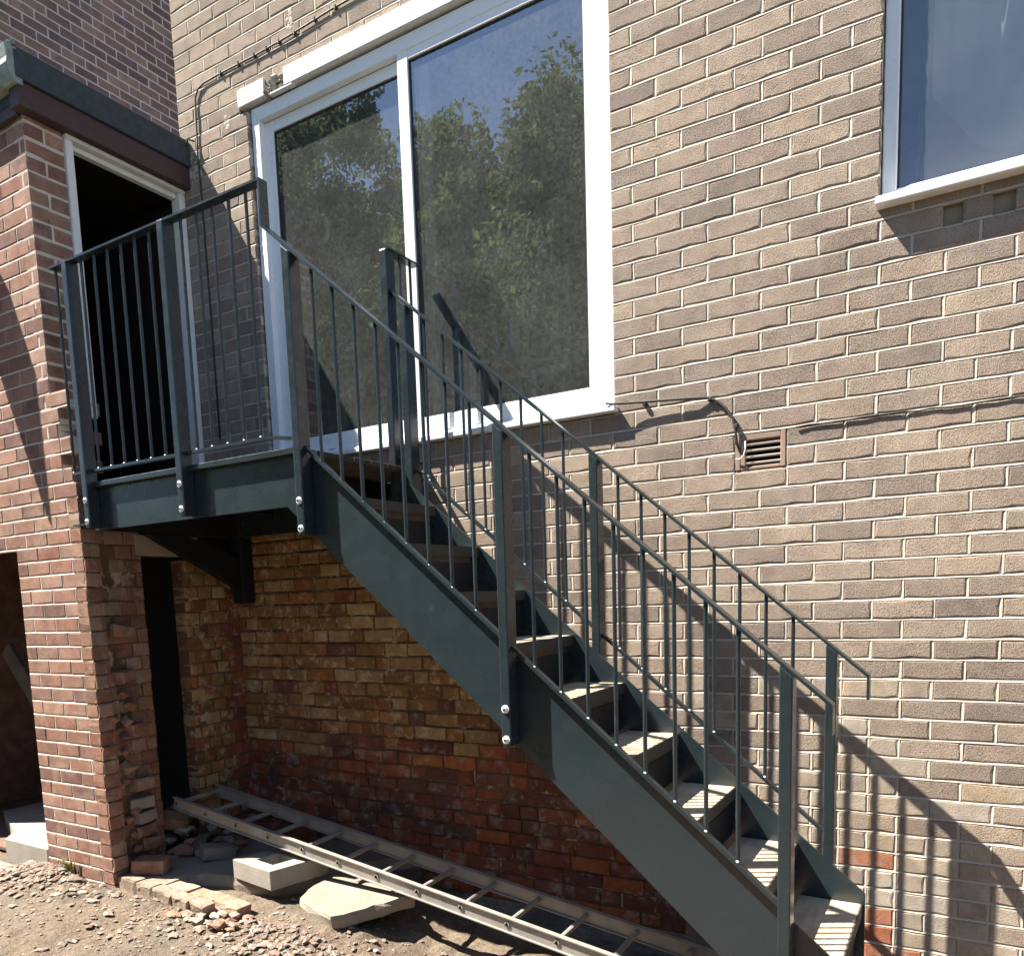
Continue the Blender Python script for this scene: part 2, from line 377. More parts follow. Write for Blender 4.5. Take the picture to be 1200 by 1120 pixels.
M_lawn = plain('lawn_grass', (.035,.055,.018), .95, .1, var=.35, scale=3, bd=.03, bscale=40)

def stone_mat(name, pal):
    m, nt, bs = mat(name); pos, pr, rnd = posrnd(nt)
    r = ramp(nt, [(i/len(pal), c) for i, c in enumerate(pal)], 'CONSTANT'); nt.links.new(rnd, r.inputs[0])
    n = noise(nt, pr, 60, 4, .7); r2 = ramp(nt, [(.3, grey(.75)), (.7, grey(1.2))]); nt.links.new(n, r2.inputs[0])
    nt.links.new(mix(nt, 'MULTIPLY', 1.0, r.outputs[0], r2.outputs[0]), bs.inputs['Base Color']); bs.inputs['Roughness'].default_value = .95
    bump(nt, bs, [(n, 1.0)], .003); return m
M_gravel = stone_mat('gravel_stone', [(.25,.19,.142), (.21,.152,.115), (.28,.225,.175), (.235,.18,.138), (.22,.15,.112), (.33,.285,.23), (.20,.16,.125), (.26,.195,.146)])
M_rubble = stone_mat('rubble_stone', [(.34,.26,.20), (.32,.17,.11), (.40,.33,.26), (.28,.15,.10), (.38,.28,.21)])

def leaf_mat(name, cols):
    m, nt, bs = mat(name); pos, pr, rnd = posrnd(nt)
    r = ramp(nt, [(i/len(cols), c) for i, c in enumerate(cols)]); nt.links.new(rnd, r.inputs[0])
    nt.links.new(r.outputs[0], bs.inputs['Base Color']); bs.inputs['Roughness'].default_value = .75; bs.inputs['Specular IOR Level'].default_value = .15
    tl = nt.nodes.new('ShaderNodeBsdfTranslucent'); nt.links.new(mix(nt, 'MULTIPLY', 1.0, r.outputs[0], (1.35, 1.4, .95)), tl.inputs[0])
    ms = nt.nodes.new('ShaderNodeMixShader'); ms.inputs[0].default_value = .45; nt.links.new(bs.outputs[0], ms.inputs[1]); nt.links.new(tl.outputs[0], ms.inputs[2])
    nt.links.new(ms.outputs[0], [n for n in nt.nodes if n.type == 'OUTPUT_MATERIAL'][0].inputs[0])
    return m
M_leaf = leaf_mat('tree_leaf', [(.07,.092,.04), (.10,.122,.056), (.055,.078,.036), (.12,.14,.068), (.085,.105,.048)])

# ------------------------------------------------------------------ brick building
BMESH = {}
def brick_geo(L, H, D, rng, rough=1.0):
    """one brick: front face at y=0 looking along -y, arrises knocked and uneven"""
    c = .0035*(.7+.5*rough); out = []; j = .0011*rough
    def edge(a, b, n): return [(a[0]+(b[0]-a[0])*i/n, a[1]+(b[1]-a[1])*i/n) for i in range(n)]
    nl = 3 if L > .15 else 2
    for p in edge((0, 0), (L, 0), nl) + edge((L, 0), (L, H), 2) + edge((L, H), (0, H), nl) + edge((0, H), (0, 0), 2): out.append(p)
    ring = [(x + rng.uniform(-j, j), z + rng.uniform(-j, j)) for x, z in out]
    vs = []; n = len(ring); cx, cz = L/2, H/2
    for x, z in ring:
        k = c*rng.choice([.6, .8, 1, 1.2, 2.2 if rough > 1 else 1.5])
        fx = x + math.copysign(min(k, abs(cx-x)), cx-x) if abs(cx-x) > L/2-.02 else x
        fz = z + math.copysign(min(k, abs(cz-z)), cz-z) if abs(cz-z) > H/2-.02 else z
        vs.append((fx, rng.uniform(0, .0018)*max(0, rough-1), fz))
    for x, z in ring: vs.append((x, c*.75, z))
    for x, z in ring: vs.append((x, D, z))
    fs = [tuple(range(n))] + [(i+n, (i+1) % n+n, (i+1) % n, i) for i in range(n)] + [(i+2*n, (i+1) % n+2*n, (i+1) % n+n, i+n) for i in range(n)]
    return vs, fs

def lay(parent, bricks, origin, rz, stuff_name='brick_courses', depth=.1, rough=1.0, proud=.0006, tilt=.004, limit=300, seed=1):
    """bricks: list of (u0,u1,v0,v1,material[,push]). The wall faces local -y, turned by rz about z at origin."""
    rng = random.Random(seed); Mw = Matrix.Translation(origin) @ Matrix.Rotation(rz, 4, 'Z')
    rank = []
    for b in bricks:
        q = [proj(Mw @ Vector((u, 0, v))) for u, v in ((b[0], b[2]), (b[1], b[2]), (b[1], b[3]), (b[0], b[3]))]
        a = 0
        if all(q):
            cx = sum(p[0] for p in q)/4; cyy = sum(p[1] for p in q)/4
            if -15 < cx < PW+15 and -10 < cyy < PH+10:
                a = abs(sum(q[i][0]*q[(i+1) % 4][1]-q[(i+1) % 4][0]*q[i][1] for i in range(4)))/2
        rank.append(a)
    order = sorted(range(len(bricks)), key=lambda i: -rank[i])
    single = [i for i in order[:limit] if rank[i] > 25]; ss = set(single)
    groups = {}
    for i in range(len(bricks)):
        b = bricks[i]; u0, u1, v0, v1, m = b[:5]; push = b[5] if len(b) > 5 else 0
        Lq = round((u1-u0)*500)/500; Hq = round((v1-v0)*500)/500; var = rng.randrange(6)
        T = Matrix.Translation((u0 + (u1-u0-Lq)/2, -push + rng.uniform(-proud, proud), v0 + (v1-v0-Hq)/2)) @ \
            Matrix.Rotation(rng.uniform(-tilt, tilt), 4, 'Z') @ Matrix.Rotation(rng.uniform(-tilt, tilt)*.7, 4, 'X')
        key = (Lq, Hq, var, m.name, depth, rough)
        if i in ss:
            if key not in BMESH:
                vs, fs = brick_geo(Lq, Hq, depth, random.Random(str(key)), rough); mb = MB(); mb.add(vs, fs); BMESH[key] = mb.mesh('brick', m)
            o = bpy.data.objects.new('brick', BMESH[key]); COL.objects.link(o); o.parent = parent
            o.matrix_local = parent.matrix_world.inverted() @ Mw @ T if False else (Matrix.Translation(-parent.location) @ Mw @ T)
        else:
            mb = groups.setdefault(m.name, MB())
            vs, fs = brick_geo(Lq, Hq, depth, rng, rough); TT = Matrix.Translation(-parent.location) @ Mw @ T
            mb.add([TT @ Vector(v) for v in vs], fs)
    for mn, mb in groups.items():
        mb.obj(stuff_name, bpy.data.materials[mn], parent, kind='stuff')

def mortar(parent, rows, origin, rz, m, rec=.002, depth=.1, name='mortar'):
    mb = MB(); Mw = Matrix.Translation(Vector(origin) - parent.location) @ Matrix.Rotation(rz, 4, 'Z')
    for v0, v1, ivs in rows:
        for a, b in ivs:
            t = MB(); t.box((a, rec, v0), (b, depth-.004, v1)); mb.add([Mw @ Vector(v) for v in t.v], t.f)
    return mb.obj(name, m, parent)

def joints(parent, rows, origin, rz, m, deep=.0044, jt=.0099, seed=1, name='pointing'):
    """struck pointing: bed joints slope out from under the brick above, upright joints slope out from the left"""
    rng = random.Random(seed); mb = MB(); Mw = Matrix.Translation(Vector(origin) - parent.location) @ Matrix.Rotation(rz, 4, 'Z')
    for v0, v1, bricks in rows:
        if not bricks: continue
        runs = []
        for u0, u1 in bricks:
            if runs and u0 - runs[-1][1] < .02: runs[-1][1] = u1
            else: runs.append([u0, u1])
        for a, b in runs:                                   # bed joint below this row
            n = max(1, int((b-a)/.09)); pts = [a + (b-a)*i/n for i in range(n+1)]
            vs = []
            for u in pts:
                d = deep*rng.uniform(.75, 1.3); e = rng.uniform(-.0004, .0009)
                vs += [(u, d, v0+jt/2+.0012), (u, e+.0004, v0-jt/2+rng.uniform(-.0002, .0014)), (u, .012, v0-jt/2-.001)]
            fs = []
            for i in range(n): k = 3*i; fs += [(k, k+1, k+4, k+3), (k+1, k+2, k+5, k+4)]
            mb.add([Mw @ Vector(v) for v in vs], fs)
        for (a0, a1), (b0, b1) in zip(bricks[:-1], bricks[1:]):
            if b0 - a1 > .02: continue
            d = deep*rng.uniform(.6, 1.3); e = rng.uniform(-.0004, .0008)
            vs = [(a1-.001, d, v0+jt/2), (b0-.0005, e+.0004, v0+jt/2), (b0-.0005, e+.0004, v1-jt/2), (a1-.001, d, v1-jt/2)]
            mb.add([Mw @ Vector(v) for v in vs], [(0, 1, 2, 3)])
    return mb.obj(name, m, parent, kind='stuff')

def split(a, b, g0, pitch, joint=.010, tiny=.06):
    """brick lengths along [a,b] on the grid g0+n*pitch, cut at the ends, slivers joined to a neighbour"""
    n = math.ceil((a-g0)/pitch + 1e-6); cuts = [a]
    while g0+n*pitch < b-1e-4:
        cuts.append(g0+n*pitch); n += 1
    cuts.append(b)
    if len(cuts) > 2 and cuts[1]-cuts[0] < tiny: cuts.pop(1)
    if len(cuts) > 2 and cuts[-1]-cuts[-2] < tiny: cuts.pop(-2)
    out = []
    for i in range(len(cuts)-1):
        out.append((cuts[i]+(joint/2 if i > 0 else 0), cuts[i+1]-(joint/2 if i < len(cuts)-2 else 0)))
    return out

# ------------------------------------------------------------------ house wall
HH = .0823; ZK0 = 2.2845
def zk(k): return ZK0 - HH*k
def sub(ivs, a, b):
    out = []
    for p, q in ivs:
        if b <= p or a >= q: out.append((p, q)); continue
        if a - p > .02: out.append((p, a))
        if q - b > .02: out.append((b, q))
    return out
def str_top(x): return 1.325 - .875*(x + .576)          # top edge of the stair plates
house = empty('house_wall', 'buff brick house wall with patio window, small window and air brick', 'wall', (0, 0, 0))
rows = []; bl = []; rowb = []
WX0, WX1, WZ0, WZ1 = -2.815, -.552, 2.372, 4.440        # patio window opening
RX0, RZ0 = .556, 3.026                                   # small window opening, runs out to the right
for k in range(-43, 29):
    z1, z0 = zk(k), zk(k+1); zc = (z0+z1)/2
    x0, x1 = -3.41, 2.6
    if zc < 2.12:                                        # the facing stops behind the inner stair plate
        zi = 1.543 + (zc-1.543)/1.0875
        xi = (1.296 - zi)/.85 - .788
        xs = .909 + (xi-.909)*1.0875
        x0 = min(max(x0, xs), .56)
        if zc > 2.05: x0 = min(x0, -1.75)
    ivs = [(x0, x1)]
    if WZ0-.02 < zc < 4.50: ivs = sub(ivs, WX0, WX1)
    if 4.42 < zc < 4.51: ivs = sub(ivs, -2.872, -.50)
    if zc > RZ0: 
        if zc < 4.3: ivs = sub(ivs, RX0, 2.0)
    if k in (1, 2): ivs = sub(ivs, .004, .223)
    if k == -8: ivs = sub(sub(ivs, .775, .842), .935, 1.005)
    rows.append((z0, z1, ivs)); rb = []; rowb.append((z0, z1, rb))
    for a, b in ivs:
        for u0, u1 in split(a, b, 0 if k % 2 else .1125, .225):
            m = M_brick
            low = .70 - zc
            if u0 < .98 and low > 0 and R.random() < min(.95, .5 + low): m = M_mixed
            elif u0 < .62 and zc < 1.15 and R.random() < .35: m = M_mixed
            parts = [(u0, u1)]
            if m is not M_brick and u1-u0 > .2 and R.random() < .45:
                h = (u0+u1)/2; parts = [(u0, h-.005), (h+.005, u1)]
            for p, q in parts:
                c = (p+q)/2; mm = m
                if (.44 < c < .70 and .31 < zc < .39) or (.55 < c < .76 and .06 < zc < .15) or (.55 < c < .84 and -.08 < zc < .06): mm = M_orange if R.random() < .68 else M_mixed
                bl.append((p, q, z0+.0047, z1-.0047, mm)); rb.append((p, q))
lay(house, bl, (0, 0, 0), 0, proud=.0009, rough=1.25, tilt=.005, seed=3)
mortar(house, rows, (0, 0, 0), 0, M_mortar, rec=.0045)
joints(house, rowb, (0, 0, 0), 0, M_mortar, seed=2)

# white painted concrete lintel, broken near its left end
mb = MB(); mb.cbox((-2.872, -.014, 4.452), (-2.655, .09, 4.548), .003); mb.obj('lintel', M_wpaint, house)
mb = MB(); mb.cbox((-2.50, -.014, 4.452), (-.46, .09, 4.548), .003); mb.obj('lintel', M_wpaint, house)
mb = MB(); rr = random.Random(4)
mb.box((-2.653, .02, 4.445), (-2.502, .088, 4.53))
for i in range(16): mb.rock((rr.uniform(-2.65, -2.51), rr.uniform(.0, .02), rr.uniform(4.45, 4.53)), rr.uniform(.012, .03), rr, .9)
mb.obj('broken_concrete', M_conc, house)
mb = MB(); mb.cbox((-2.62, -.012, 4.441), (-2.44, .02, 4.452), .002); mb.obj('lintel_strip', M_wpaint, house)

rr = random.Random(8)
for (cx, cz, w, h, n) in ((-3.30, 4.22, .09, .035, 26), (-3.33, 4.30, .06, .02, 10), (-2.98, 4.42, .03, .04, 10), (-2.44, 4.77, .02, .06, 12)):
    mb = MB()
    for i in range(n):
        r0 = rr.uniform(.006, .016); mb.dome((cx+rr.uniform(-w, w)*.8, .001, cz+rr.uniform(-h, h)), r0, .0022, (0, -1, 0), 7, 2)
    mb.obj('mortar_smear', M_mortar, house)
mb = MB(); mb.tube([(-3.39, -.008, 4.33), (-3.34, -.03, 4.36), (-3.29, -.04, 4.40), (-3.262, -.015, 4.39)], .006, 7); mb.obj('loose_wire', M_cable, house)
# patio window
def ring(mb, x0, x1, z0, z1, w, y0, y1, wt=None, wb=None):
    wt = w if wt is None else wt; wb = w if wb is None else wb
    mb.cbox((x0, y0, z0), (x0+w, y1, z1), .003); mb.cbox((x1-w, y0, z0), (x1, y1, z1), .003)
    mb.cbox((x0+w+.0003, y0+.0015, z1-wt), (x1-w-.0003, y1-.0015, z1), .003); mb.cbox((x0+w+.0003, y0+.0015, z0), (x1-w-.0003, y1-.0015, z0+wb), .003)
mb = MB(); ring(mb, WX0+.012, WX1-.006, 2.408, 4.436, .062, .022, .10, .075, .035)
win = mb.obj('sliding_window', M_upvc, house)
mb = MB(); ring(mb, -2.742, -1.665, 2.445, 4.358, .068, .062, .096, .062, .085); mb.obj('sash', M_upvc, win)
mb = MB(); ring(mb, -1.738, -.618, 2.428, 4.392, .068, .026, .060, .075, .088); mb.obj('sash', M_upvc, win)
for x in (-2.35, -2.0, -1.45, -1.05): mb = MB(); mb.cbox((x, .0185, 2.424), (x+.05, .0215, 2.431), .001); mb.obj('drain_slot', M_gutter, win)
pane((-2.676, .078, 2.528), (-1.731, .084, 4.298), M_glass, win)
pane((-1.672, .043, 2.514), (-.684, .049, 4.319), M_glass, win)
mb = MB(); mb.cbox((WX0+.0, -.045, 2.374), (WX1+.02, .10, 2.402), .004); mb.cbox((WX0+.004, -.004, 2.403), (WX1, .022, 2.420), .003); mb.obj('sill', M_upvc, win)
mb = MB(); mb.cbox((-1.655, .10, 2.46), (-1.585, .125, 4.40), .003); mb.obj('interlock', M_upvc, win)
def gasket(x0, x1, z0, z1, y, parent, w=.007):
    g = MB(); g.box((x0, y, z0), (x0+w, y+.006, z1)); g.box((x1-w, y, z0), (x1, y+.006, z1)); g.box((x0+w, y, z0), (x1-w, y+.006, z0+w)); g.box((x0+w, y, z1-w), (x1-w, y+.006, z1)); g.obj('gasket', M_cable, parent)
gasket(-2.6735, -1.7335, 2.5305, 4.2955, .0705, win); gasket(-1.6695, -.6865, 2.5165, 4.3165, .0355, win)
for cx, cz, sx, sz in ((WX0+.012, 4.436, 1, -1), (WX1-.006, 4.436, -1, -1), (WX0+.012, 2.408, 1, 1), (WX1-.006, 2.408, -1, 1)):
    mb = MB(); h = .075 if sz < 0 else .035
    mb.add([(cx+sx*.002, .0213, cz+sz*.002), (cx+sx*.0035, .0213, cz+sz*.002), (cx+sx*.062, .0213, cz+sz*h), (cx+sx*.0605, .0213, cz+sz*h)], [(0, 1, 2, 3)]); mb.obj('mitre_line', M_gutter, win)
# small window
mb = MB(); mb.cbox((.560, .048, 3.030), (.612, .118, 4.29), .004); mb.cbox((1.945, .048, 3.030), (1.996, .118, 4.29), .004)
mb.cbox((.6123, .050, 3.030), (1.9447, .116, 3.062), .004); mb.cbox((.6123, .050, 4.235), (1.9447, .116, 4.29), .004)
w2 = mb.obj('casement_window', M_upvc, house)
pane((.6122, .078, 3.062), (1.945, .084, 4.235), M_glass2, w2)
gasket(.6125, 1.9445, 3.0625, 4.2345, .0700, w2)
mb = MB(); mb.cbox((.548, -.062, 2.978), (2.01, .09, 3.008), .004); mb.cbox((.66, -.03, 3.0085), (2.00, .0470, 3.031), .004); mb.obj('sill', M_upvc, w2)
mb = MB(); mb.box((.774, .030, 2.858), (.843, .097, 2.946)); mb.box((.934, .030, 2.858), (1.006, .097, 2.946)); mb.obj('gap_backing', M_lintel, house)
# air brick
mb = MB(); ring(mb, .008, .219, 2.042, 2.198, .022, .001, .06, .03, .014); ab = mb.obj('air_brick', M_terra, house)
mb = MB(); mb.box((.031, .058, 2.057), (.196, .062, 2.167)); mb.obj('backing', M_hole, ab)  # black sheet painted in for the shade behind the louvres
for i in range(4):
    z = 2.064 + i*.0265; mb = MB(); mb.obox((.0305, .006, z), (.166, 0, 0), (0, .03, .012), (0, -.003, .007)); mb.obj('louvre', M_terral, ab)
mb = MB(); mb.cbox((.0305, .002, 2.057), (.05, .04, 2.167), .002); mb.obj('stub', M_terra, ab)

# ------------------------------------------------------------------ old wall under the stairs
cellar = empty('old_brick_wall', 'dark old stock and red brick wall under the staircase', 'wall', (0, 0, 0))
rows = []; bl = []; rr = random.Random(21)
z = -.20
while z < 2.24:
    z1 = z + HH; zc = (z+z1)/2; x = -3.33 + rr.uniform(-.1, 0); xe = min(.85, (1.75-zc)/.85 - .2)
    rows.append((z, z1, [(-3.33, xe)]))
    while x < xe-.06:
        L = rr.choice([.215, .215, .215, .1025, .1025, .16]) + rr.uniform(-.008, .008); a, b = max(x, -3.33), min(x+L, xe)
        p = max(0, min(1, (.80 + .12*x + 0.35 - zc)/.35)) if zc > .1 else 1
        m = M_oldred if rr.random() < p*.95 + .06 else M_stock
        if b-a > .05: bl.append((a, b, z+.006+rr.uniform(-.002, .002), z1-.006+rr.uniform(-.002, .002), m, rr.uniform(-.006, .008)))
        x += L + .011
    z = z1
lay(cellar, bl, (0, .11, 0), 0, depth=.09, rough=2.6, proud=.002, tilt=.012, seed=5)
mortar(cellar, rows, (0, .11, 0), 0, M_stockm, rec=.010, depth=.095)

# ------------------------------------------------------------------ outhouse
OY = -1.03; OH = .0815; OZ0 = 1.504
oh = empty('outhouse', 'red brown brick outhouse with flat felt roof, open doorway and half demolished corner', 'outhouse', (0, 0, 0))
rows = []; bl = []; rowb = []; rr = random.Random(9)
tooth = {-10: -3.27, -11: -3.36, -12: -3.262, -13: -3.37, -14: -3.345, -15: -3.25}
XR = -3.2455
rowsr = []; blr = []; rows3 = []; bl3 = []; rows4 = []; bl4 = []; rows5 = []; bl5 = []
for j in range(-33, 21):
    z1, z0 = OZ0-OH*j, OZ0-OH*(j+1); zc = (z0+z1)/2
    if z1 > 4.21: continue
    xr = XR if zc < 2.29 else -3.41
    if j in tooth: xr = tooth[j]
    ivs = [(-6.0, xr-.001)]
    if zc < 1.93: ivs = sub(ivs, -5.3, -3.895)
    rows.append((z0, z1, [(a, b - (.014 if zc < 2.29 and b > -3.5 else 0)) for a, b in ivs])); rb = []; rowb.append((z0, z1, rb))
    for a, b in ivs:
        for u0, u1 in split(a, b, XR + (.10825 if j % 2 == 0 else 0), .2165, .009, .04):
            bl.append((u0, u1, z0+.0055, z1-.0055, M_red)); rb.append((u0, u1))
    if 2.35 < zc:                                        # upper return beside the doorway, local u = world y
        a, b = OY+.0012, -.806
        rowsr.append((z0, z1, [(a, b)]))
        if j % 2: blr.append((a, b, z0+.0055, z1-.0055, M_red))
        else:
            h = (a+b)/2; blr.append((a, h-.005, z0+.0055, z1-.0055, M_red)); blr.append((h+.005, b, z0+.0055, z1-.0055, M_red))
        if zc < 2.72 and j % 2:                          # torn masonry standing out below the door frame
            blr.append((-.80, -.80+rr.uniform(.05, .09), z0+.005, z1-.005, M_red))
    if zc < 2.14:                                        # lower return: broken half brick skin, then the torn cross wall
        a, b = OY+.0012, -.945 + rr.uniform(-.012, .012)
        rows3.append((z0, z1, [(a, -.94)])); bl3.append((a, b, z0+.004, z1-.004, M_broken, rr.uniform(.001, .016)))
        rows4.append((z0, z1, [(-.938, -.622)]))
        c = -.83 + (.04 if j % 2 else -.03) + rr.uniform(-.015, .015)
        if j % 2:
            bl4.append((-.93, c, z0+.004, z1-.004, M_broken, rr.uniform(-.03, .02))); bl4.append((c+.012, c+.11, z0+.004, z1-.004, M_broken, rr.uniform(-.006, .003))); bl4.append((c+.12, -.622, z0+.004, z1-.004, M_broken))
        else:
            bl4.append((-.93, c, z0+.004, z1-.004, M_broken, rr.uniform(-.03, .02))); bl4.append((c+.012, -.735, z0+.004, z1-.004, M_broken, rr.uniform(-.006, .003))); bl4.append((-.725, -.622, z0+.004, z1-.004, M_broken, rr.uniform(-.003, .003)))
        if zc < 1.86 or zc > 1.97:
            a, b = (-.335, .135) if zc < 1.97 else (-.62, .135)
            rows5.append((z0, z1, [(a, b)]))
            for u0, u1 in split(a, b, -.335 + (.055 if j % 2 else 0), .11 if zc < 1.97 else .22, .009, .03):
                bl5.append((u0, u1, z0+.005, z1-.005, M_stock if u1 < .02 else M_oldred, rr.uniform(-.002, .003)))
lay(oh, bl, (0, OY, 0), 0, limit=160, seed=11)
mortar(oh, rows, (0, OY, 0), 0, M_redm, rec=.005)
joints(oh, rowb, (0, OY, 0), 0, M_redm, jt=.0112, seed=4)
lay(oh, blr, (-3.41, 0, 0), math.pi/2, limit=50, seed=12)
mortar(oh, rowsr, (-3.41, 0, 0), math.pi/2, M_redm, rec=.002)
lay(oh, bl3, (XR, 0, 0), math.pi/2, limit=40, rough=3.5, tilt=.03, seed=13)
mortar(oh, rows3, (XR, 0, 0), math.pi/2, M_stockm, rec=.006)
lay(oh, bl4, (-3.30, 0, 0), math.pi/2, limit=50, rough=3.2, tilt=.03, seed=14, depth=.12)
mortar(oh, rows4, (-3.30, 0, 0), math.pi/2, M_stockm, rec=.010, depth=.12)
lay(oh, bl5, (-3.30, 0, 0), math.pi/2, limit=60, rough=1.8, tilt=.01, seed=15, stuff_name='inner_courses')
mortar(oh, rows5, (-3.30, 0, 0), math.pi/2, M_stockm, rec=.003)
mb = MB(); mb.cbox((-3.41, -.66, 1.855), (-3.292, -.20, 1.975), .006); mb.obj('lintel', M_lintel, oh)
# broken brick lumps clinging to the torn cross wall
for i in range(13):
    mb = MB(); zz = .03 + i*.085 + rr.uniform(-.03, .03); big = rr.random() < .4
    mb.rock((-3.272+rr.uniform(-.02, .01), -.83+rr.uniform(-.06, .06), zz), rr.uniform(.035, .06), rr, .75)
    mb.obj('broken_lump', M_broken, oh)
for i, zz in enumerate((.10, .19, .27, .36, .47, .80, 1.12, 1.38)):
    L_ = rr.uniform(.10, .15); vs, fs = brick_geo(L_, .066, .09, random.Random(200+i), 4)
    mb = MB(); mb.add([(x-L_/2, y-.045, z) for x, y, z in vs], fs); o = mb.obj('jutting_brick', M_slab if i in (2, 3) else M_broken, oh)
    o.location = (-3.285+rr.uniform(-.01, .022), -.80+rr.uniform(-.04, .05), zz); o.rotation_euler = (rr.uniform(-.1, .1), rr.uniform(-.12, .12), math.pi/2+rr.uniform(-.4, .4))
# pillar behind the torn edge, linings of the dark rooms
def lining(name, x0, x1, y0, y1, z0, z1, skip, m, parent, t=.02):
    mb = MB()
    if 'x0' not in skip: mb.box((x0-t, y0-t, z0-t), (x0, y1+t, z1+t))
    if 'x1' not in skip: mb.box((x1, y0-t, z0-t), (x1+t, y1+t, z1+t))
    if 'y0' not in skip: mb.box((x0, y0-t, z0-t), (x1, y0, z1+t))
    if 'y1' not in skip: mb.box((x0, y1, z0-t), (x1, y1+t, z1+t))
    if 'z0' not in skip: mb.box((x0, y0, z0-t), (x1, y1, z0))
    if 'z1' not in skip: mb.box((x0, y0, z1), (x1, y1, z1+t))
    return mb.obj(name, m, parent)
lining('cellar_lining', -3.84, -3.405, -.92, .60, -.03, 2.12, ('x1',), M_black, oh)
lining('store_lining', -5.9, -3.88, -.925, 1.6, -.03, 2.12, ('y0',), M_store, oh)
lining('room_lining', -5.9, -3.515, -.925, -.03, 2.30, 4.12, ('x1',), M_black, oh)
# door frame
mb = MB(); mb.cbox((-3.475, -.803, 2.63), (-3.395, -.758, 4.118), .004); mb.cbox((-3.475, -.049, 2.40), (-3.395, -.004, 4.118), .004)
mb.cbox((-3.475, -.803, 4.119), (-3.388, -.004, 4.178), .005); mb.cbox((-3.47, -.757, 4.088), (-3.43, -.050, 4.118), .003)
df = mb.obj('door_frame', M_wpaint, oh)
for zz in (3.35, 4.15):
    mb = MB(); mb.dome((-3.394, -.78, zz), .006, .003, (1, 0, 0), 8, 2); mb.obj('screw', M_cable, df)
# roof slab, fascia, gutter
mb = MB(); mb.box((-6.0, -1.06, 4.185), (-3.42, 1.4, 4.395)); mb.obj('roof_slab', M_felt, oh)
mb = MB(); mb.cbox((-3.42, -1.10, 4.262), (-3.322, -.002, 4.413), .004); mb.obj('felt_upstand', M_felt, oh)
mb = MB(); mb.cbox((-3.418, -1.085, 4.138), (-3.338, -.002, 4.260), .004); mb.obj('brown_fascia', M_brown, oh)
mb = MB(); mb.box((-6.0, -1.058, 4.13), (-3.42, -1.032, 4.262)); mb.obj('front_fascia', M_brown, oh)
mb = MB(); pf = [(-1.062+.0*0, 4.40), (-1.145, 4.40), (-1.135, 4.34), (-1.142, 4.31), (-1.12, 4.25), (-1.10, 4.235), (-1.062, 4.235)]
mb.prism(pf, 'x', -6.0, -3.325); mb.obj('gutter', M_gutter, oh)
mb = MB()
for i in range(9): mb.rock((-3.33+rr.uniform(-.02, .012), -1.11+rr.uniform(-.03, .03), 4.40+rr.uniform(-.02, .03)), rr.uniform(.008, .018), rr, .9)
mb.obj('moss', M_gutter, oh)

# ------------------------------------------------------------------ building beyond the outhouse roof
nb = empty('neighbouring_building', 'shaded plum brick side wall rising beyond the felt roof', 'building', (0, 0, 0))
rows = []; bl = []
for k in range(0, 46):
    z0 = 4.30 + k*HH; ivs = [(.12, 3.2)]; rows.append((z0, z0+HH, ivs))
    for u0, u1 in split(.12, 3.2, .1125 if k % 2 else 0, .225): bl.append((u0, u1, z0+.0047, z0+HH-.0047, M_dark))
lay(nb, bl, (-6.0, 0, 0), math.pi/2, seed=31)
mortar(nb, rows, (-6.0, 0, 0), math.pi/2, M_darkm, rec=.002)
mb = MB(); mb.box((-9.0, .13, .0), (-6.1, 3.19, 8.05)); mb.obj('body', M_darkm, nb)

# ------------------------------------------------------------------ rooms behind the windows
lining('room_shell', -3.3, 2.5, .14, 3.6, 2.37, 4.75, ('y0',), M_room, house)
mb = MB(); mb.box((-3.3, .14, 2.3715), (2.5, 3.6, 2.380)); mb.obj('room_floor', M_roomf, house)

# ------------------------------------------------------------------ ground
def gh(x, y):
    h = -.075
    h += .085*math.exp(-((x+3.80)**2/.10 + (y+1.16)**2/.022))
    h += .05*math.exp(-((x+3.4)**2/.5 + (y+1.35)**2/.08))
    sx = max(0, min(1, (x+2.1)/1.0)); sx = sx*sx*(3-2*sx); sy = max(0, min(1, (y+1.35)/.7)); h -= .17*sx*(.25+.75*sy)
    h += .022*math.exp(-((y+1.13)**2/.006))*max(0, 1-abs(x+2.85)/.7)
    if y > -1.0: h = min(h, -.085 if x > -2.4 else -.06)
    h += .05*math.exp(-((x+1.75)**2/.10 + (y+.85)**2/.03))
    if y > -.30 and x > -1.9: h -= .06*min(1, (y+.30)/.3)
    d = math.hypot(x+2, y+1.5)
    if d < 6:
        w = max(0, 1-d/6)
        h += w*(.024*mnoise.noise(Vector((x*3, y*3, 1))) + .018*mnoise.noise(Vector((x*9, y*9, 4))) + .012*mnoise.noise(Vector((x*23, y*23, 7))))
    return h
def axis(dense0, dense1, step, far):
    a = []; x = dense0
    while x < dense1: a.append(x); x += step
    g = step; lo = dense0; pre = []
    while lo > -far: g *= 1.5; lo -= g; pre.append(lo)
    g = step; hi = a[-1]; post = []
    while hi < far: g *= 1.5; hi += g; post.append(hi)
    return pre[::-1] + a + post
gx = axis(-4.6, .8, .020, 120); gy = axis(-2.3, .1, .020, 120)
mb = MB(); mb.v = [(x, y, gh(x, y)) for y in gy for x in gx]; nx = len(gx)
for j in range(len(gy)-1):
    for i in range(nx-1): mb.f.append((j*nx+i, j*nx+i+1, (j+1)*nx+i+1, (j+1)*nx+i)); mb.mi.append(0)
mb.obj('ground', M_dirt, smooth=True, kind='structure')

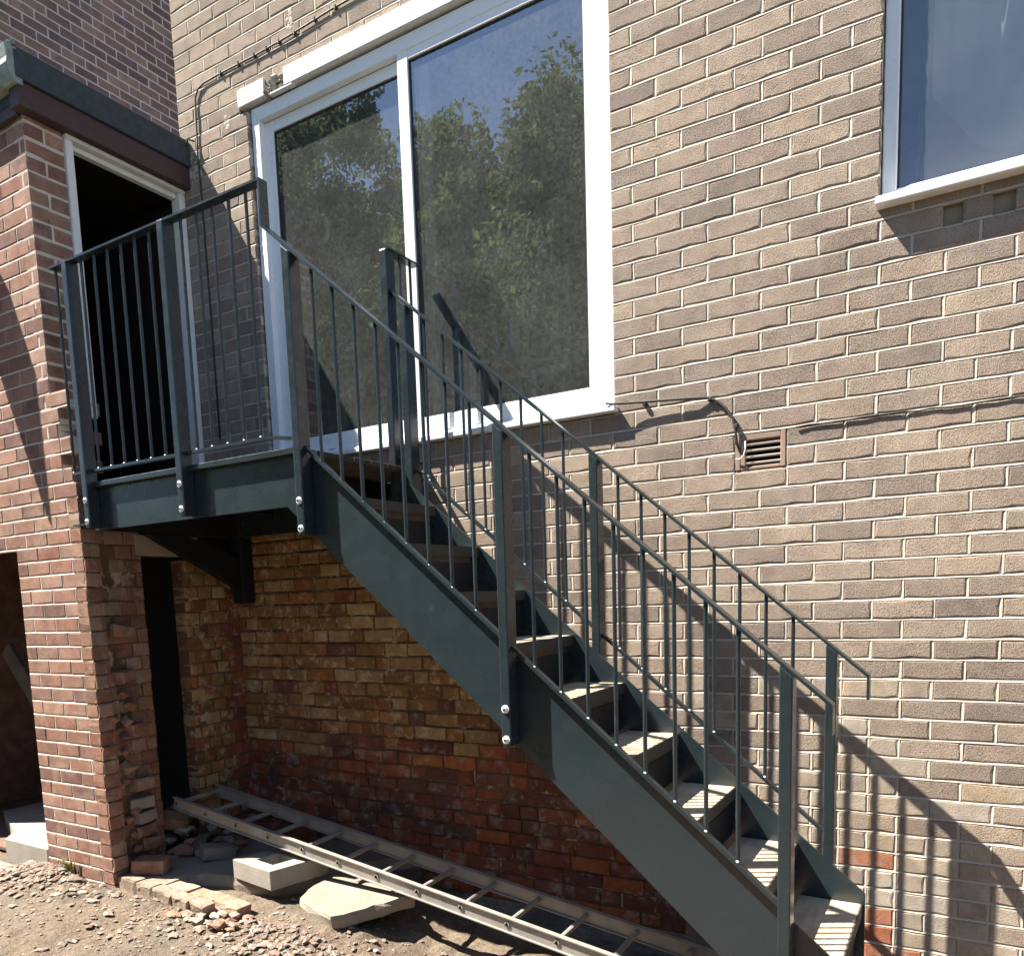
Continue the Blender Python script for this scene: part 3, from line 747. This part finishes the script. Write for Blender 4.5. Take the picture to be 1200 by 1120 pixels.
def rough_slab(poly, z0, z1, name, m, seed, kind=None, step=.055, jit=.012):
    rg = random.Random(seed); top = []
    for i in range(len(poly)):
        a, b = Vector(poly[i]), Vector(poly[(i+1) % len(poly)]); n = max(1, int((b-a).length/step))
        for k in range(n): top.append(a.lerp(b, k/n) + Vector((rg.uniform(-jit, jit), rg.uniform(-jit, jit))))
    ctr = sum(top, Vector((0, 0)))/len(top); n = len(top)
    ar = sum(top[i].x*top[(i+1) % n].y - top[(i+1) % n].x*top[i].y for i in range(n))
    if ar < 0: top.reverse()
    mb = MB(); h = z1-z0
    for p in top: mb.v.append((p.x, p.y, z1 - rg.uniform(0, .002)))
    for p in top: q = p + (p-ctr).normalized()*rg.uniform(.002, .014); mb.v.append((q.x, q.y, z1-h*rg.uniform(.2, .5)))
    for p in top: q = p + (p-ctr).normalized()*rg.uniform(-.02, .008); mb.v.append((q.x, q.y, z0))
    mb.f.append(tuple(range(n))); mb.mi.append(0)
    for r in range(2):
        for i in range(n): mb.f.append((r*n+i, (r+1)*n+i, (r+1)*n+(i+1) % n, r*n+(i+1) % n)); mb.mi.append(0)
    return mb.obj(name, m, kind=kind)

mb = MB(); mb.box((-60, -70, -.12), (60, -4.4, -.03)); mb.obj('lawn', M_lawn, kind='structure')  # unseen dark grass sheet, added to cut light bounced off the ground
# broken concrete floor at the foot of the outhouse
mb = MB(); rr = random.Random(40)
pl = [(-5.6, .08), (-5.6, -.93), (-3.93, -.93)]
rough_slab([(-3.40, .10), (-3.40, -1.00), (-3.02, -.93), (-2.90, -.80), (-2.80, -.74), (-2.66, -.70), (-2.50, -.71), (-2.36, -.66), (-2.22, -.50), (-2.16, -.30), (-2.05, -.1), (-1.9, .10)], -.14, .0, 'concrete_floor', M_slab, 41, 'structure')
mb = MB(); mb.prism([(-4.55, -.88), (-4.42, -1.01), (-3.93, -1.02), (-3.91, -.90), (-3.91, -.2), (-5.2, -.2), (-5.2, -.6)], 'z', -.14, .075); mb.obj('store_step', M_conc, kind='structure')
mb = MB(); mb.prism([(-4.9, -1.30), (-4.3, -1.42), (-4.02, -1.22), (-4.1, -1.10), (-4.9, -1.07)], 'z', -.09, -.035)
tag(mb.obj('paving_slab', M_slab), 'pale flat slab lying in front of the concrete step at left', 'slab')

# brick edging along the front of the floor
kerb = empty('brick_edging', 'row of mortared bricks edging the concrete floor below the outhouse corner', 'edging', (-2.9, -1.03, 0))
pts = [(-3.24, -1.022), (-3.06, -1.03), (-2.89, -1.045), (-2.70, -1.07), (-2.53, -1.09), (-2.40, -1.10)]
for i in range(5):
    p, q = Vector((*pts[i], 0)), Vector((*pts[i+1], 0)); d = (q-p); L = d.length-.008
    vs, fs = brick_geo(L, .10, .075, random.Random(60+i), 6)
    mb = MB(); mb.add(vs, fs); o = mb.obj('brick', M_kerb, kerb)
    o.matrix_local = Matrix.Translation(p - kerb.location + Vector((0, 0, -.091+rr.uniform(-.006, .004)))) @ Matrix.Rotation(math.atan2(d.y, d.x)+rr.uniform(-.02, .02), 4, 'Z') @ Matrix.Rotation(rr.uniform(-.03, .03), 4, 'X')
for i in range(4):
    vs, fs = brick_geo(.20, .07, .10, random.Random(70+i), 6)
    mb = MB(); mb.add(vs, fs); o = mb.obj('brick', M_dusty, kerb)
    o.matrix_local = Matrix.Translation(Vector((-3.10+i*.215, -.945-.018*i, -.074+rr.uniform(-.006, .006))) - kerb.location) @ Matrix.Rotation(-.09+rr.uniform(-.05, .05), 4, 'Z')
mb = MB()
for i in range(46):
    t = rr.random(); mb.rock((-2.62+t*.42+rr.uniform(-.05, .05), -1.09+rr.uniform(-.08, .17)*1.0, -.07+rr.uniform(-.01, .03)), rr.uniform(.018, .05), rr, .6)
mb.obj('rubble', M_rubble, kind='stuff')

# broken slab piece right of the block
mb = MB(); poly = [(-2.02, -.78), (-1.90, -.86), (-1.80, -.87), (-1.70, -.90), (-1.655, -.86), (-1.60, -.70), (-1.52, -.48), (-1.80, -.36), (-2.06, -.46), (-2.08, -.62)]
tag(rough_slab(poly, -.060, .012, 'broken_slab', M_slab, 42), 'broken piece of concrete slab right of the hollow block', 'slab')

# hollow concrete block
p00, p10, p01 = Vector((-2.60, -.715, 0)), Vector((-2.245, -.775, 0)), Vector((-2.50, -.36, 0))
ex = p10-p00; ey = p01-p00; zb, zt = Vector((0, 0, .002)), Vector((0, 0, .112))
def bp(u, v, z): return p00 + ex*u + ey*v + z
mb = MB(); H = [(.30, .22), (.74, .22), (.74, .60), (.30, .60)]; O = [(0, 0), (1, 0), (1, 1), (0, 1)]
vs = [bp(u, v, zt) for u, v in O] + [bp(u, v, zt) for u, v in H] + [bp(u, v, zb) for u, v in O] + [bp(u, v, Vector((0, 0, .02))) for u, v in H]
fs = [(0,1,5,4), (1,2,6,5), (2,3,7,6), (3,0,4,7)] + [((i+1) % 4, i, 8+i, 8+(i+1) % 4) for i in range(4)] + [(4+i, 4+(i+1) % 4, 12+(i+1) % 4, 12+i) for i in range(4)] + [(12, 13, 14, 15), (11, 10, 9, 8)]
mb.add(vs, fs); blk = tag(mb.obj('concrete_block', M_conc), 'pale hollow concrete block lying beside the ladder', 'block')
bv = blk.modifiers.new('edges', 'BEVEL'); bv.width = .005; bv.segments = 2

# loose bricks and rubble in the shade
def loose(loc, rot, m, label, L=.215, H=.075, D=.10, rough=3.0, group=None):
    vs, fs = brick_geo(L, H, D, random.Random(str(loc)), rough); mb = MB()
    mb.add([(x-L/2, y-D/2, zz) for x, y, zz in vs], fs); o = mb.obj('loose_brick', m); o.location = loc; o.rotation_euler = rot
    return tag(o, label, 'brick', group)
loose((-3.13, -.86, .003), (0, 0, .5), M_broken, 'orange loose brick at the foot of the torn outhouse corner', .19, .085, .12)
loose((-2.98, -.50, .004), (.06, .12, 1.1), M_slab, 'pale broken brick on the shaded floor under the ladder', .2, .075, .11)
loose((-3.02, -.02, .005), (.0, .0, .35), M_oldred, 'dusty brick against the corner behind the ladder head', .215, .10, .11)
loose((-2.78, .02, .004), (0, 0, -.1), M_oldred, 'dark brick lying along the wall right of the corner', .215, .07, .10)
loose((-3.36, -.50, .16), (.5, .2, .8), M_broken, 'broken brick on top of the rubble in the cellar doorway', .15, .08, .10)
mb = MB(); rr = random.Random(50)
for i in range(60):
    x = rr.uniform(-3.62, -3.0); t = (x+3.62)/.62; y = rr.uniform(-.62, -.05) if x < -3.3 else rr.uniform(-.60, .05)
    hgt = .24*(1-t) + .02
    mb.rock((x, y, rr.uniform(0, hgt)), rr.uniform(.03, .075), rr, .7)
mb.obj('brick_rubble', M_rubble, kind='stuff')

# gravel and crumbs
mb = MB(); rr = random.Random(51)
def drop(n, fx, fy, r0, r1, flat=.55):
    for i in range(n):
        x, y = fx(), fy(); r = r0 + (r1-r0)*rr.random()**2.5; mb.rock((x, y, gh(x, y) + r*.15), r, rr, flat)
drop(1900, lambda: rr.uniform(-4.5, -.4), lambda: -1.05 - abs(rr.gauss(0, .5)), .003, .016)
drop(700, lambda: rr.gauss(-3.8, .22), lambda: -1.08 - abs(rr.gauss(0, .15)), .006, .034)
drop(1500, lambda: rr.uniform(-2.2, -.4), lambda: -.98 - abs(rr.gauss(0, .14)), .005, .026, .7)
drop(420, lambda: rr.uniform(-4.4, -1.6), lambda: -1.10 - abs(rr.gauss(0, .35)), .010, .034, .45)
drop(350, lambda: rr.uniform(-2.2, -.4), lambda: rr.uniform(-.98, -.55), .005, .022)
mb.obj('gravel', M_gravel, kind='stuff')

# weed at the pier foot
weed = empty('weed', 'small pale green weed growing at the foot of the brick pier', 'plant', (-3.64, -1.055, 0))
mb = MB(); rr = random.Random(52)
for i in range(40):
    a = rr.uniform(0, 6.28); l = rr.uniform(.04, .10); w = rr.uniform(.003, .007); bx, by = rr.uniform(-.04, .04), rr.uniform(-.015, .01)
    tip = Vector((bx + math.cos(a)*l*.6, by + math.sin(a)*l*.35 - .01, l*rr.uniform(.5, 1))); side = Vector((-math.sin(a), math.cos(a), 0))*w; mid = Vector((bx, by, 0)).lerp(tip, .5) + Vector((0, 0, l*.12))
    b = Vector((bx, by, -.03)); mb.add([b-side*.4, b+side*.4, mid+side, mid-side, tip], [(0, 1, 2, 3), (3, 2, 4)])
mb.obj('leaves', M_leafw, weed)

# things standing in the dark store
mb = MB(); mb.obox((-4.95, -.62, 1.25), (.95, .05, -1.18), (.0, .03, .0), (.10, 0, .085)); tag(mb.obj('plank', M_board), 'wide plank leaning inside the dark store opening', 'plank')
mb = MB(); mb.obox((-4.75, -.40, 1.55), (.62, .05, -1.3), (.0, .03, .0), (.04, 0, .02)); tag(mb.obj('batten', M_board), 'thin batten leaning behind the plank in the dark store', 'batten')
mb = MB(); pr = [(0, .0), (.05, .0), (.055, .03), (.06, .09), (.05, .16), (.03, .20), (0, .205)]; seg = 16
for r, zz in pr:
    for k in range(seg): a = 6.2832*k/seg; mb.v.append((-4.19+r*math.cos(a)*.95, -.80+r*math.sin(a)*.5, .078+zz*1.45))
for i in range(len(pr)-1):
    for k in range(seg): k2 = (k+1) % seg; mb.f.append((i*seg+k, i*seg+k2, (i+1)*seg+k2, (i+1)*seg+k)); mb.mi.append(0)
tag(mb.obj('enamel_jug', M_jar, smooth=True), 'rounded green object standing in the store beside the pier', 'jug')

# ------------------------------------------------------------------ ladder
FL, FR = Vector((-3.278, -.56, .297)), Vector((.16, -.56, -.205))
e1 = (FR-FL); LL = e1.length; e1.normalize(); e2 = Vector((.0, 1, .02)); e2 = (e2 - e1*e2.dot(e1)).normalized(); e3 = e1.cross(e2)
lad = empty('ladder', 'weathered aluminium ladder lying along the wall under the stairs', 'ladder', FL)
def stile(off):
    mb = MB(); o = e2*off
    mb.obox(o - e3*.0, e1*LL, e2*.004, e3*.075)                       # web
    mb.obox(o - e2*.012 + e3*.0702, e1*LL, e2*.028, e3*.005)          # top flange
    mb.obox(o - e2*.012 - e3*.0002, e1*LL, e2*.028, e3*.005)          # bottom flange
    return mb.obj('stile', M_alu, lad)
s1 = stile(0); s2 = stile(.33)
for i in range(13):
    t = .03 + i*.262
    if t > LL: break
    mb = MB(); mb.tube([e1*t + e2*(-.006) + e3*.04, e1*t + e2*.336 + e3*.04], .014, 10); mb.obj('rung', M_alu, lad)
    mb = MB(); c = e1*t + e2*(-.0068) + e3*.04
    mb.add([c - e1*.011 - e3*.009, c + e1*.011 - e3*.009, c + e3*.012], [(0, 1, 2)]); mb.obj('rung_hole', M_hole, s1)  # flat dark patch painted for the shade in the hollow rung

# ------------------------------------------------------------------ staircase
st = empty('metal_staircase', 'dark green grey steel staircase with timber treads, landing and bar railings', 'staircase', (0, 0, 0))
YO0, YO1 = -1.020, -1.009        # outer plate
YI0, YI1 = -.306, -.2955         # inner plate
def in_top(x): return 1.476 - .850*(x + .788)
def str_bot(x): return .972 - .892*(x + .589)
XE = .592
mb = MB(); mb.prism([(-1.579, 2.187), (-1.579, str_bot(-1.579)), (XE, str_bot(XE)), (XE, str_top(XE)), (-1.545, str_top(-1.545)), (-1.562, 2.187)], 'y', YO0, YO1); mb.obj('stringer', M_paint, st)
mb = MB(); mb.prism([(-1.62, 2.187), (-1.62, in_top(-1.62)-.37), (XE, in_top(XE)-.37), (XE, in_top(XE)), (-1.55, in_top(-1.55)), (-1.58, 2.187)], 'y', YI0, YI1); mb.obj('stringer', M_paint, st)
# landing
mb = MB(); mb.prism([(-3.13, 2.187), (-3.13, 1.968), (-1.708, 1.968), (-1.582, str_bot(-1.582)), (-1.582, 2.187)], 'y', YO0, YO1+.004); mb.obj('landing_beam', M_paint, st)
mb = MB(); mb.box((-3.13, -.011, 1.968), (-1.70, -.003, 2.187)); mb.obj('wall_beam', M_paint, st)
mb = MB(); mb.box((-3.142, -1.018, 1.97), (-3.1305, -.012, 2.185)); mb.obj('end_beam', M_bsteel, st)
mb = MB(); mb.box((-1.650, YI1+.001, 1.968), (-1.640, -.003, 2.185)); mb.obj('end_beam', M_paint, st)
mb = MB(); mb.box((-3.25, -1.07, 1.995), (-3.1425, -1.021, 2.003)); mb.obj('wall_fixing', M_paint, st)
for i in range(8):
    y0 = -1.052 + i*.131; mb = MB(); mb.cbox((-3.14, y0, 2.1875), (-1.60 if y0 < -.35 else -1.652, min(y0+.126, -.004), 2.214), .003); mb.obj('deck_edge' if i == 0 else 'deck_board', M_paint if i == 0 else M_deck, st)
for i in range(3):
    x = -2.85 + i*.45; mb = MB(); mb.box((x, YO1+.005, 2.09), (x+.05, -.012, 2.186)); mb.obj('joist', M_bsteel, st)
# support bracket
mb = MB(); mb.cbox((-3.235, .004, 1.548), (-3.135, .104, 1.967), .004); mb.obj('wall_bracket', M_bsteel, st)
mb = MB(); mb.prism([(-.665, 1.966), (-.40, 1.966), (.0035, 1.835), (.0035, 1.64)], 'x', -3.215, -3.155); mb.obj('brace', M_bsteel, st)
# posts
def rail_z(x): return 3.135 - .871*(x+1.705)
def post(xc, y0, y1, zb, zt, bolts, side):
    mb = MB(); h = .020; sl = .87
    mb.prism([(xc-h, zt+.871*h if zt < 3.2 else zt), (xc-h, zb+.05), (xc-h+.006, zb), (xc+h-.004, zb), (xc+h, zb+.03), (xc+h, zt-.871*h if zt < 3.2 else zt)], 'y', y0, y1)
    o = mb.obj('post', M_paint, st)
    bv = o.modifiers.new('edges', 'BEVEL'); bv.width = .004; bv.segments = 2
    for z in bolts:
        mb = MB(); yy = y0 if side < 0 else y1; mb.dome((xc, yy, z), .0135, .012, (0, side, 0), 12, 4); mb.tube([(xc, yy, z), (xc, yy+side*.003, z)], .0165, 12)
        mb.cur = 1; mb.tube([(xc, yy+side*.009, z), (xc, yy+side*.0135, z)], .0055, 6)
        b = mb.obj('bolt', [M_galv, M_cable], o)
def pz(x): return rail_z(x)-.007
post(-3.085, -1.092, -1.0205, 1.975, 3.314, (2.117, 2.007), -1)
post(-2.33, -1.092, -1.0205, 1.975, 3.314, (2.125, 2.008), -1)
post(-1.566, -1.092, -1.0205, 1.83, pz(-1.566), (1.977, 1.858), -1)
post(-.580, -1.092, -1.0205, .962, pz(-.58), (1.109, .991), -1)
post(.428, -1.092, -1.0205, .03, pz(.428), (.21, .09), -1)
def irail_z(x): return 3.10 - .8626*(x+1.652)
for x in (-1.55, -.544, .451): post(x, -.295, -.222, in_top(x)-.33, irail_z(x)-.007, (in_top(x)-.12, in_top(x)-.24), 1)
post(-1.652, -.295, -.222, 1.98, 3.279, (2.1,), 1)
# handrails
rail = [(-3.245, 3.32), (-1.705, 3.32), (-1.705, 3.135), (.557, 1.165), (.557, 1.07)]
flat_bar(rail, .025, .010, -1.05, 'handrail', M_paint, st)
flat_bar([(-1.652, 3.279), (-1.652, 3.10), (.583, 1.172), (.583, 1.08)], .025, .010, -.257, 'handrail', M_paint, st)
mb = MB(); mb.box((-1.677, -.284, 3.2795), (-1.627, -.004, 3.2895)); mb.obj('handrail', M_paint, st)
# lower rails
def lo_z(x): return 1.335 - .868*(x+.56)
flat_bar([(-3.225, 2.27), (-1.755, 2.27), (-1.60, lo_z(-1.60)+.01), (.41, lo_z(.41))], .013, .013, -1.05, 'lower_rail', M_paint, st)
def ilo_z(x): return 1.359 - .849*(x+.55)
flat_bar([(-1.63, 2.262), (-1.57, ilo_z(-1.57)+.005), (.43, ilo_z(.43))], .013, .013, -.257, 'lower_rail', M_paint, st)
mb = MB(); mb.box((-1.665, -.221, 2.256), (-1.639, -.004, 2.268)); mb.obj('lower_rail', M_paint, st)
# balusters
BMS = {}
def bal(x, y, z0, z1):
    key = round((z1-z0)*250)/250
    if key not in BMS:
        mb = MB(); mb.tube([(0, 0, 0), (0, 0, key)], .0075, 10)
        mb.cur = 1; mb.dome((0, -.006, .003), .0065, .006, (0, -.7, .7), 8, 3); BMS[key] = mb.mesh('baluster', [M_paint, M_galv])
    o = bpy.data.objects.new('baluster', BMS[key]); COL.objects.link(o); o.parent = st; o.location = (x, y, z0)
for x in (-3.217, -2.997, -2.889, -2.782, -2.675, -2.568, -2.461, -2.231, -2.124, -2.018, -1.912, -1.806): bal(x, -1.05, 2.274, 3.315)
xs = [-1.460, -1.354, -1.248, -1.142, -1.036, -.930, -.824, -.718] + [-.470 + i*.1062 for i in range(8)]
for x in xs: bal(x, -1.05, round(lo_z(x)+.007, 4), round(rail_z(x)-.004, 4))
xs = [-1.445 + i*.106 for i in range(8)] + [-.440 + i*.106 for i in range(8)]
for x in xs: bal(x, -.257, round(ilo_z(x)+.007, 4), round(irail_z(x)-.004, 4))
for y in (-.15, -.06): bal(-1.652, y, 2.268, 3.279)
# treads
TR = [(.579 - .2464*i, .262 + .2160*i) for i in range(9)]
tm = None
for i, (xn, zn) in enumerate(TR):
    if tm is None:
        mb = MB(); mb.cbox((-.232, 0, -.036), (0, .695, 0), .004); tm = mb.mesh('tread', M_tread)
        mb = MB(); mb.box((-.225, 0, -.0765), (-.01, .005, -.0365)); mb.box((-.225, .0052, -.0415), (-.01, .045, -.0365)); brm = mb.mesh('tread_bracket', M_paint)
        mb = MB(); mb.box((.0, .0, -.046), (.004, .695, .001)); lipm = mb.mesh('nosing_strip', M_nose)
        mb = MB(); mb.box((-.0235, .17, -.2165), (-.0185, .695, -.0765)); risem = mb.mesh('riser', M_bsteel)
        mb = MB(); mb.box((-.20, .04, -.075), (-.165, .655, -.0365)); mb.box((-.055, .04, -.075), (-.025, .655, -.0365)); bearm = mb.mesh('bearer', M_board)
        mb = MB(); mb.dome((0, 0, 0), .008, .006, (0, 0, -1), 8, 3); boltm = mb.mesh('bolt', M_galv)
    o = bpy.data.objects.new('tread', tm); COL.objects.link(o); o.parent = st; o.location = (xn, -1.003, zn)
    for me, nm, loc in ((brm, 'tread_bracket', (0, 0, 0)), (lipm, 'nosing_strip', (.0005, 0, 0)), (bearm, 'bearer', (0, 0, 0)), (boltm, 'bolt', (-.12, .025, -.042)), (boltm, 'bolt', (-.12, .67, -.042)), (risem, 'riser', (0, 0, 0))):
        c = bpy.data.objects.new(nm, me); COL.objects.link(c); c.parent = o; c.location = loc
    c = bpy.data.objects.new('tread_bracket', brm); COL.objects.link(c); c.parent = o; c.location = (0, .695, 0); c.scale = (1, -1, 1)

# ------------------------------------------------------------------ cables on the wall
up = [(-.9, -.008, 4.722), (-1.6, -.008, 4.716), (-2.125, -.008, 4.708), (-2.45, -.010, 4.690), (-2.712, -.008, 4.686), (-3.02, -.008, 4.690), (-3.15, -.008, 4.687), (-3.205, -.008, 4.672), (-3.232, -.008, 4.63), (-3.246, -.008, 4.33), (-3.242, -.008, 4.03), (-3.236, -.008, 3.4), (-3.236, -.008, 2.6)]
cab = empty('wall_cable', 'thin dark cable clipped to the brickwork above the patio window', 'cable', (-2.1, 0, 4.7))
mb = MB(); mb.tube([Vector(p)-cab.location for p in up], .0052, 8); mb.obj('cord', M_cable, cab, smooth=True)
for i, x in enumerate((-1.2, -1.5, -1.8, -2.1, -2.25, -2.4, -2.52, -2.62, -2.72, -2.85, -3.0)):
    zz = 4.708 + (x+2.1)*.02 if x > -2.3 else 4.69
    mb = MB(); mb.cbox((x-.006, -.016, zz-.012), (x+.006, .004, zz+.012), .002); o = mb.obj('clip', M_cable, cab); o.location = -cab.location
ca = empty('vent_cable', 'black cable from the patio sill looping down into the air brick', 'cable', (-.1, 0, 2.36))
pts = [(-.575, -.046, 2.4125), (-.54, -.04, 2.405), (-.44, -.030, 2.398), (-.30, -.024, 2.388), (-.18, -.022, 2.378), (-.105, -.012, 2.371), (-.07, -.010, 2.352), (-.03, -.010, 2.315), (.0, -.012, 2.27), (.012, -.012, 2.21), (.016, -.008, 2.16), (.03, .004, 2.12), (.05, .01, 2.10)]
mb = MB(); mb.tube([Vector(p)-ca.location for p in pts], .0058, 8); mb.obj('cord', M_cable, ca, smooth=True)
for x, zz in ((-.40, 2.392), (-.10, 2.366), (.012, 2.235)):
    mb = MB(); mb.cbox((x-.009, -.018, zz-.010), (x+.009, .003, zz+.008), .003); o = mb.obj('clip', M_cable, ca); o.location = -ca.location
mb = MB(); mb.tube([Vector(p)-ca.location for p in ((.052, -.004, 2.165), (.053, -.008, 2.13), (.046, -.010, 2.105), (.03, -.010, 2.09), (.012, -.008, 2.092))], .0028, 6); mb.obj('loose_end', M_galv, ca, smooth=True)
rr = random.Random(77)
mb = MB(); pp = [(.26 + i*.05, -.004 - .003*rr.random(), 2.196 + rr.uniform(-.004, .004)) for i in range(46)]
mb.tube(pp, .0034, 6); tag(mb.obj('old_wire', M_cable), 'thin black wire tucked in the mortar line right of the air brick', 'wire')

# ------------------------------------------------------------------ seen through the glass
ch = empty('wooden_chair', 'wooden slat back chair standing inside behind the patio window', 'chair', (-1.09, .215, 2.381))
def cb(a, b, name, m=M_chair):
    mb = MB(); mb.cbox(a, b, .004); return mb.obj(name, m, ch)
cb((-.235, -.02, 0), (-.195, .02, .80), 'leg'); cb((.195, -.02, 0), (.235, .02, .80), 'leg')
cb((-.225, .38, 0), (-.19, .42, .299), 'leg'); cb((.19, .38, 0), (.225, .42, .299), 'leg')
cb((-.194, -.014, .735), (.194, .014, .80), 'top_rail'); cb((-.194, -.012, .36), (.194, .012, .395), 'lower_back_rail')
cb((-.23, .021, .30), (.23, .43, .335), 'seat')
for i in range(6): cb((-.165+i*.058, -.009, .3955), (-.130+i*.058, .009, .7345), 'slat')
tb = empty('wooden_table', 'wooden table standing inside beside the slat back chair', 'table', (-2.05, 1.5, 2.381))
mb = MB(); mb.cbox((-.5, -.4, .68), (.5, .4, .72), .005); mb.obj('table_top', M_chair, tb)
for x in (-.45, .40):
    for y in (-.35, .30): mb = MB(); mb.cbox((x, y, 0), (x+.05, y+.05, .679), .003); mb.obj('leg', M_chair, tb)
mb = MB(); mb.cbox((-2.95, .45, 2.381), (-2.55, .85, 2.80), .006); tag(mb.obj('low_cupboard', M_chair), 'low wooden cupboard inside behind the left patio pane', 'cupboard')
mb = MB(); n = 60
for i in range(n+1):
    x = .72 + i*.02; y = .175 + .004*math.sin(i*1.05) + .002*math.sin(i*2.7); mb.v += [(x, y, 3.10 + .32*math.exp(-i*.14) + .02*math.sin(i*.5)), (x, y, 4.28)]
for i in range(n): mb.f.append((2*i, 2*i+2, 2*i+3, 2*i+1)); mb.mi.append(0)
cs = MB(); cs.cbox((.672, .125, 3.064), (.692, .142, 3.36), .004); tag(cs.obj('window_stay', M_cable), 'dark upright stay standing inside the small upper window', 'stay')
o = mb.obj('net_curtain', M_net, smooth=True); so_ = o.modifiers.new('cloth', 'SOLIDIFY'); so_.thickness = .002
tag(o, 'pale net curtain hanging inside the small upper window', 'curtain')

# ------------------------------------------------------------------ trees across the yard (seen mirrored in the glass)
def crown_mesh(seed, n, rx, rz, leaf, open_=0.0):
    rg = random.Random(seed); mb = MB(); cl = []
    for i in range(95):
        while True:
            p = Vector((rg.uniform(-1, 1), rg.uniform(-1, 1), rg.uniform(-1, 1)))
            if p.length < 1 and (p.length > .3 or rg.random() < .5): break
        t = 1 - .45*max(0, p.z)
        k = rg.uniform(.8, 1.12); cl.append((Vector((p.x*rx*t*k, p.y*rx*t*k, p.z*rz*k)), rg.uniform(.07, .27)*rx))
    for i in range(n):
        c, r = rg.choice(cl); d = Vector((rg.gauss(0, 1), rg.gauss(0, 1), rg.gauss(0, .8))); d = d.normalized()*r*(rg.random()**.45)
        p = c + d; s = leaf*rg.uniform(.6, 1.4)
        a = Vector((rg.gauss(0, 1), rg.gauss(0, 1), rg.gauss(0, 1))).normalized(); b = a.orthogonal().normalized(); b = (b + a.cross(b)*rg.uniform(-1, 1)).normalized()
        mb.add([p-a*s, p+b*s*.5, p+a*s, p-b*s*.5], [(0, 1, 2, 3)])
    return mb.mesh('crown', M_leaf)
def trunk_mesh(seed, h, r, spread):
    rg = random.Random(seed); mb = MB(); pts = [(rg.uniform(-.1, .1)*i*.5, rg.uniform(-.1, .1)*i*.5, h*i/6) for i in range(7)]
    mb.tube(pts, [r*(1-.12*i) for i in range(7)], 9)
    for i in range(9):
        a = rg.uniform(0, 6.28); z0 = h*rg.uniform(.3, .9); l = spread*rg.uniform(.5, 1); b = Vector((0, 0, z0)); e = b + Vector((math.cos(a)*l, math.sin(a)*l, l*rg.uniform(.5, 1.1)))
        mb.tube([b, b.lerp(e, .5)+Vector((0, 0, .15)), e], [r*.4, r*.26, r*.08], 6)
    return mb.mesh('trunk', M_bark)
CM = [crown_mesh(1, 46000, 2.9, 4.4, .074), crown_mesh(2, 46000, 2.5, 5.2, .068), crown_mesh(3, 50000, 3.4, 3.8, .078)]
TM = [trunk_mesh(1, 9, .30, 2.2), trunk_mesh(2, 10, .24, 1.8)]
lab = ['tall round headed tree at the left end of the row across the yard', 'tall narrow tree second in the row across the yard', 'broad low tree filling the gap in the row across the yard', 'narrow pointed tree in the middle of the row across the yard',
       'wide tree beside the pointed one across the yard', 'loose feathery tree near the right of the row across the yard', 'last tree at the right end of the row across the yard', 'spreading tree standing behind the row across the yard', 'dark tree standing behind the pointed one across the yard', 'short bushy tree in front of the row across the yard']
spec = [(-18.2, -15.5, 11.2, 0, 1.15), (-15.2, -15.5, 11.4, 0, 1.15), (-13.0, -16.0, 8.8, 2, 1.0), (-11.4, -15.5, 9.3, 1, .96), (-9.7, -15.8, 9.5, 2, 1.15), (-8.3, -15.0, 8.4, 1, 1.0), (-6.9, -14.5, 9.0, 2, 1.15), (-16.6, -19, 9.2, 2, 1.4), (-10.4, -19, 8.6, 2, 1.45), (-13.5, -13.0, 6.2, 2, 1.0)]
for i, (x, y, zc, k, s) in enumerate(spec):
    t = empty('tree', lab[i], 'tree', (x, y, -.1), 'trees across the yard')
    c = bpy.data.objects.new('crown', CM[k]); COL.objects.link(c); c.parent = t; c.location = (0, 0, zc); c.rotation_euler = (0, 0, i*1.7); c.scale = (s, s, s)
    c = bpy.data.objects.new('trunk', TM[i % 2]); COL.objects.link(c); c.parent = t; c.rotation_euler = (0, 0, i)
# unseen leafy hedge added close in to block low sky light
mb = MB(); rg = random.Random(90)
for i in range(16000):
    x = rg.uniform(-24, 14); z = rg.uniform(0, 3.5 + .4*math.sin(x*1.3)); y = -7.5 + rg.gauss(0, .6); s = .16*rg.uniform(.6, 1.4)
    a = Vector((rg.gauss(0, 1), rg.gauss(0, 1), rg.gauss(0, 1))).normalized(); b = a.orthogonal()
    mb.add([Vector((x, y, z))-a*s, Vector((x, y, z))+b*s*.5, Vector((x, y, z))+a*s, Vector((x, y, z))-b*s*.5], [(0, 1, 2, 3)])
tag(mb.obj('hedge', M_leaf), 'long leafy hedge added out of view to block low sky light', 'hedge')
# unseen board added at the left to cast the wedge shadow on the outhouse
mb = MB(); mb.prism([(-4.005, 2.82), (-4.017, 3.66), (-4.19, 4.13), (-4.26, 4.24), (-4.66, 4.24), (-4.357, 3.70)], 'y', -1.285, -1.270)
tag(mb.obj('hanging_board', M_board), 'unseen pointed board added at the far left to cast a shadow', 'board')
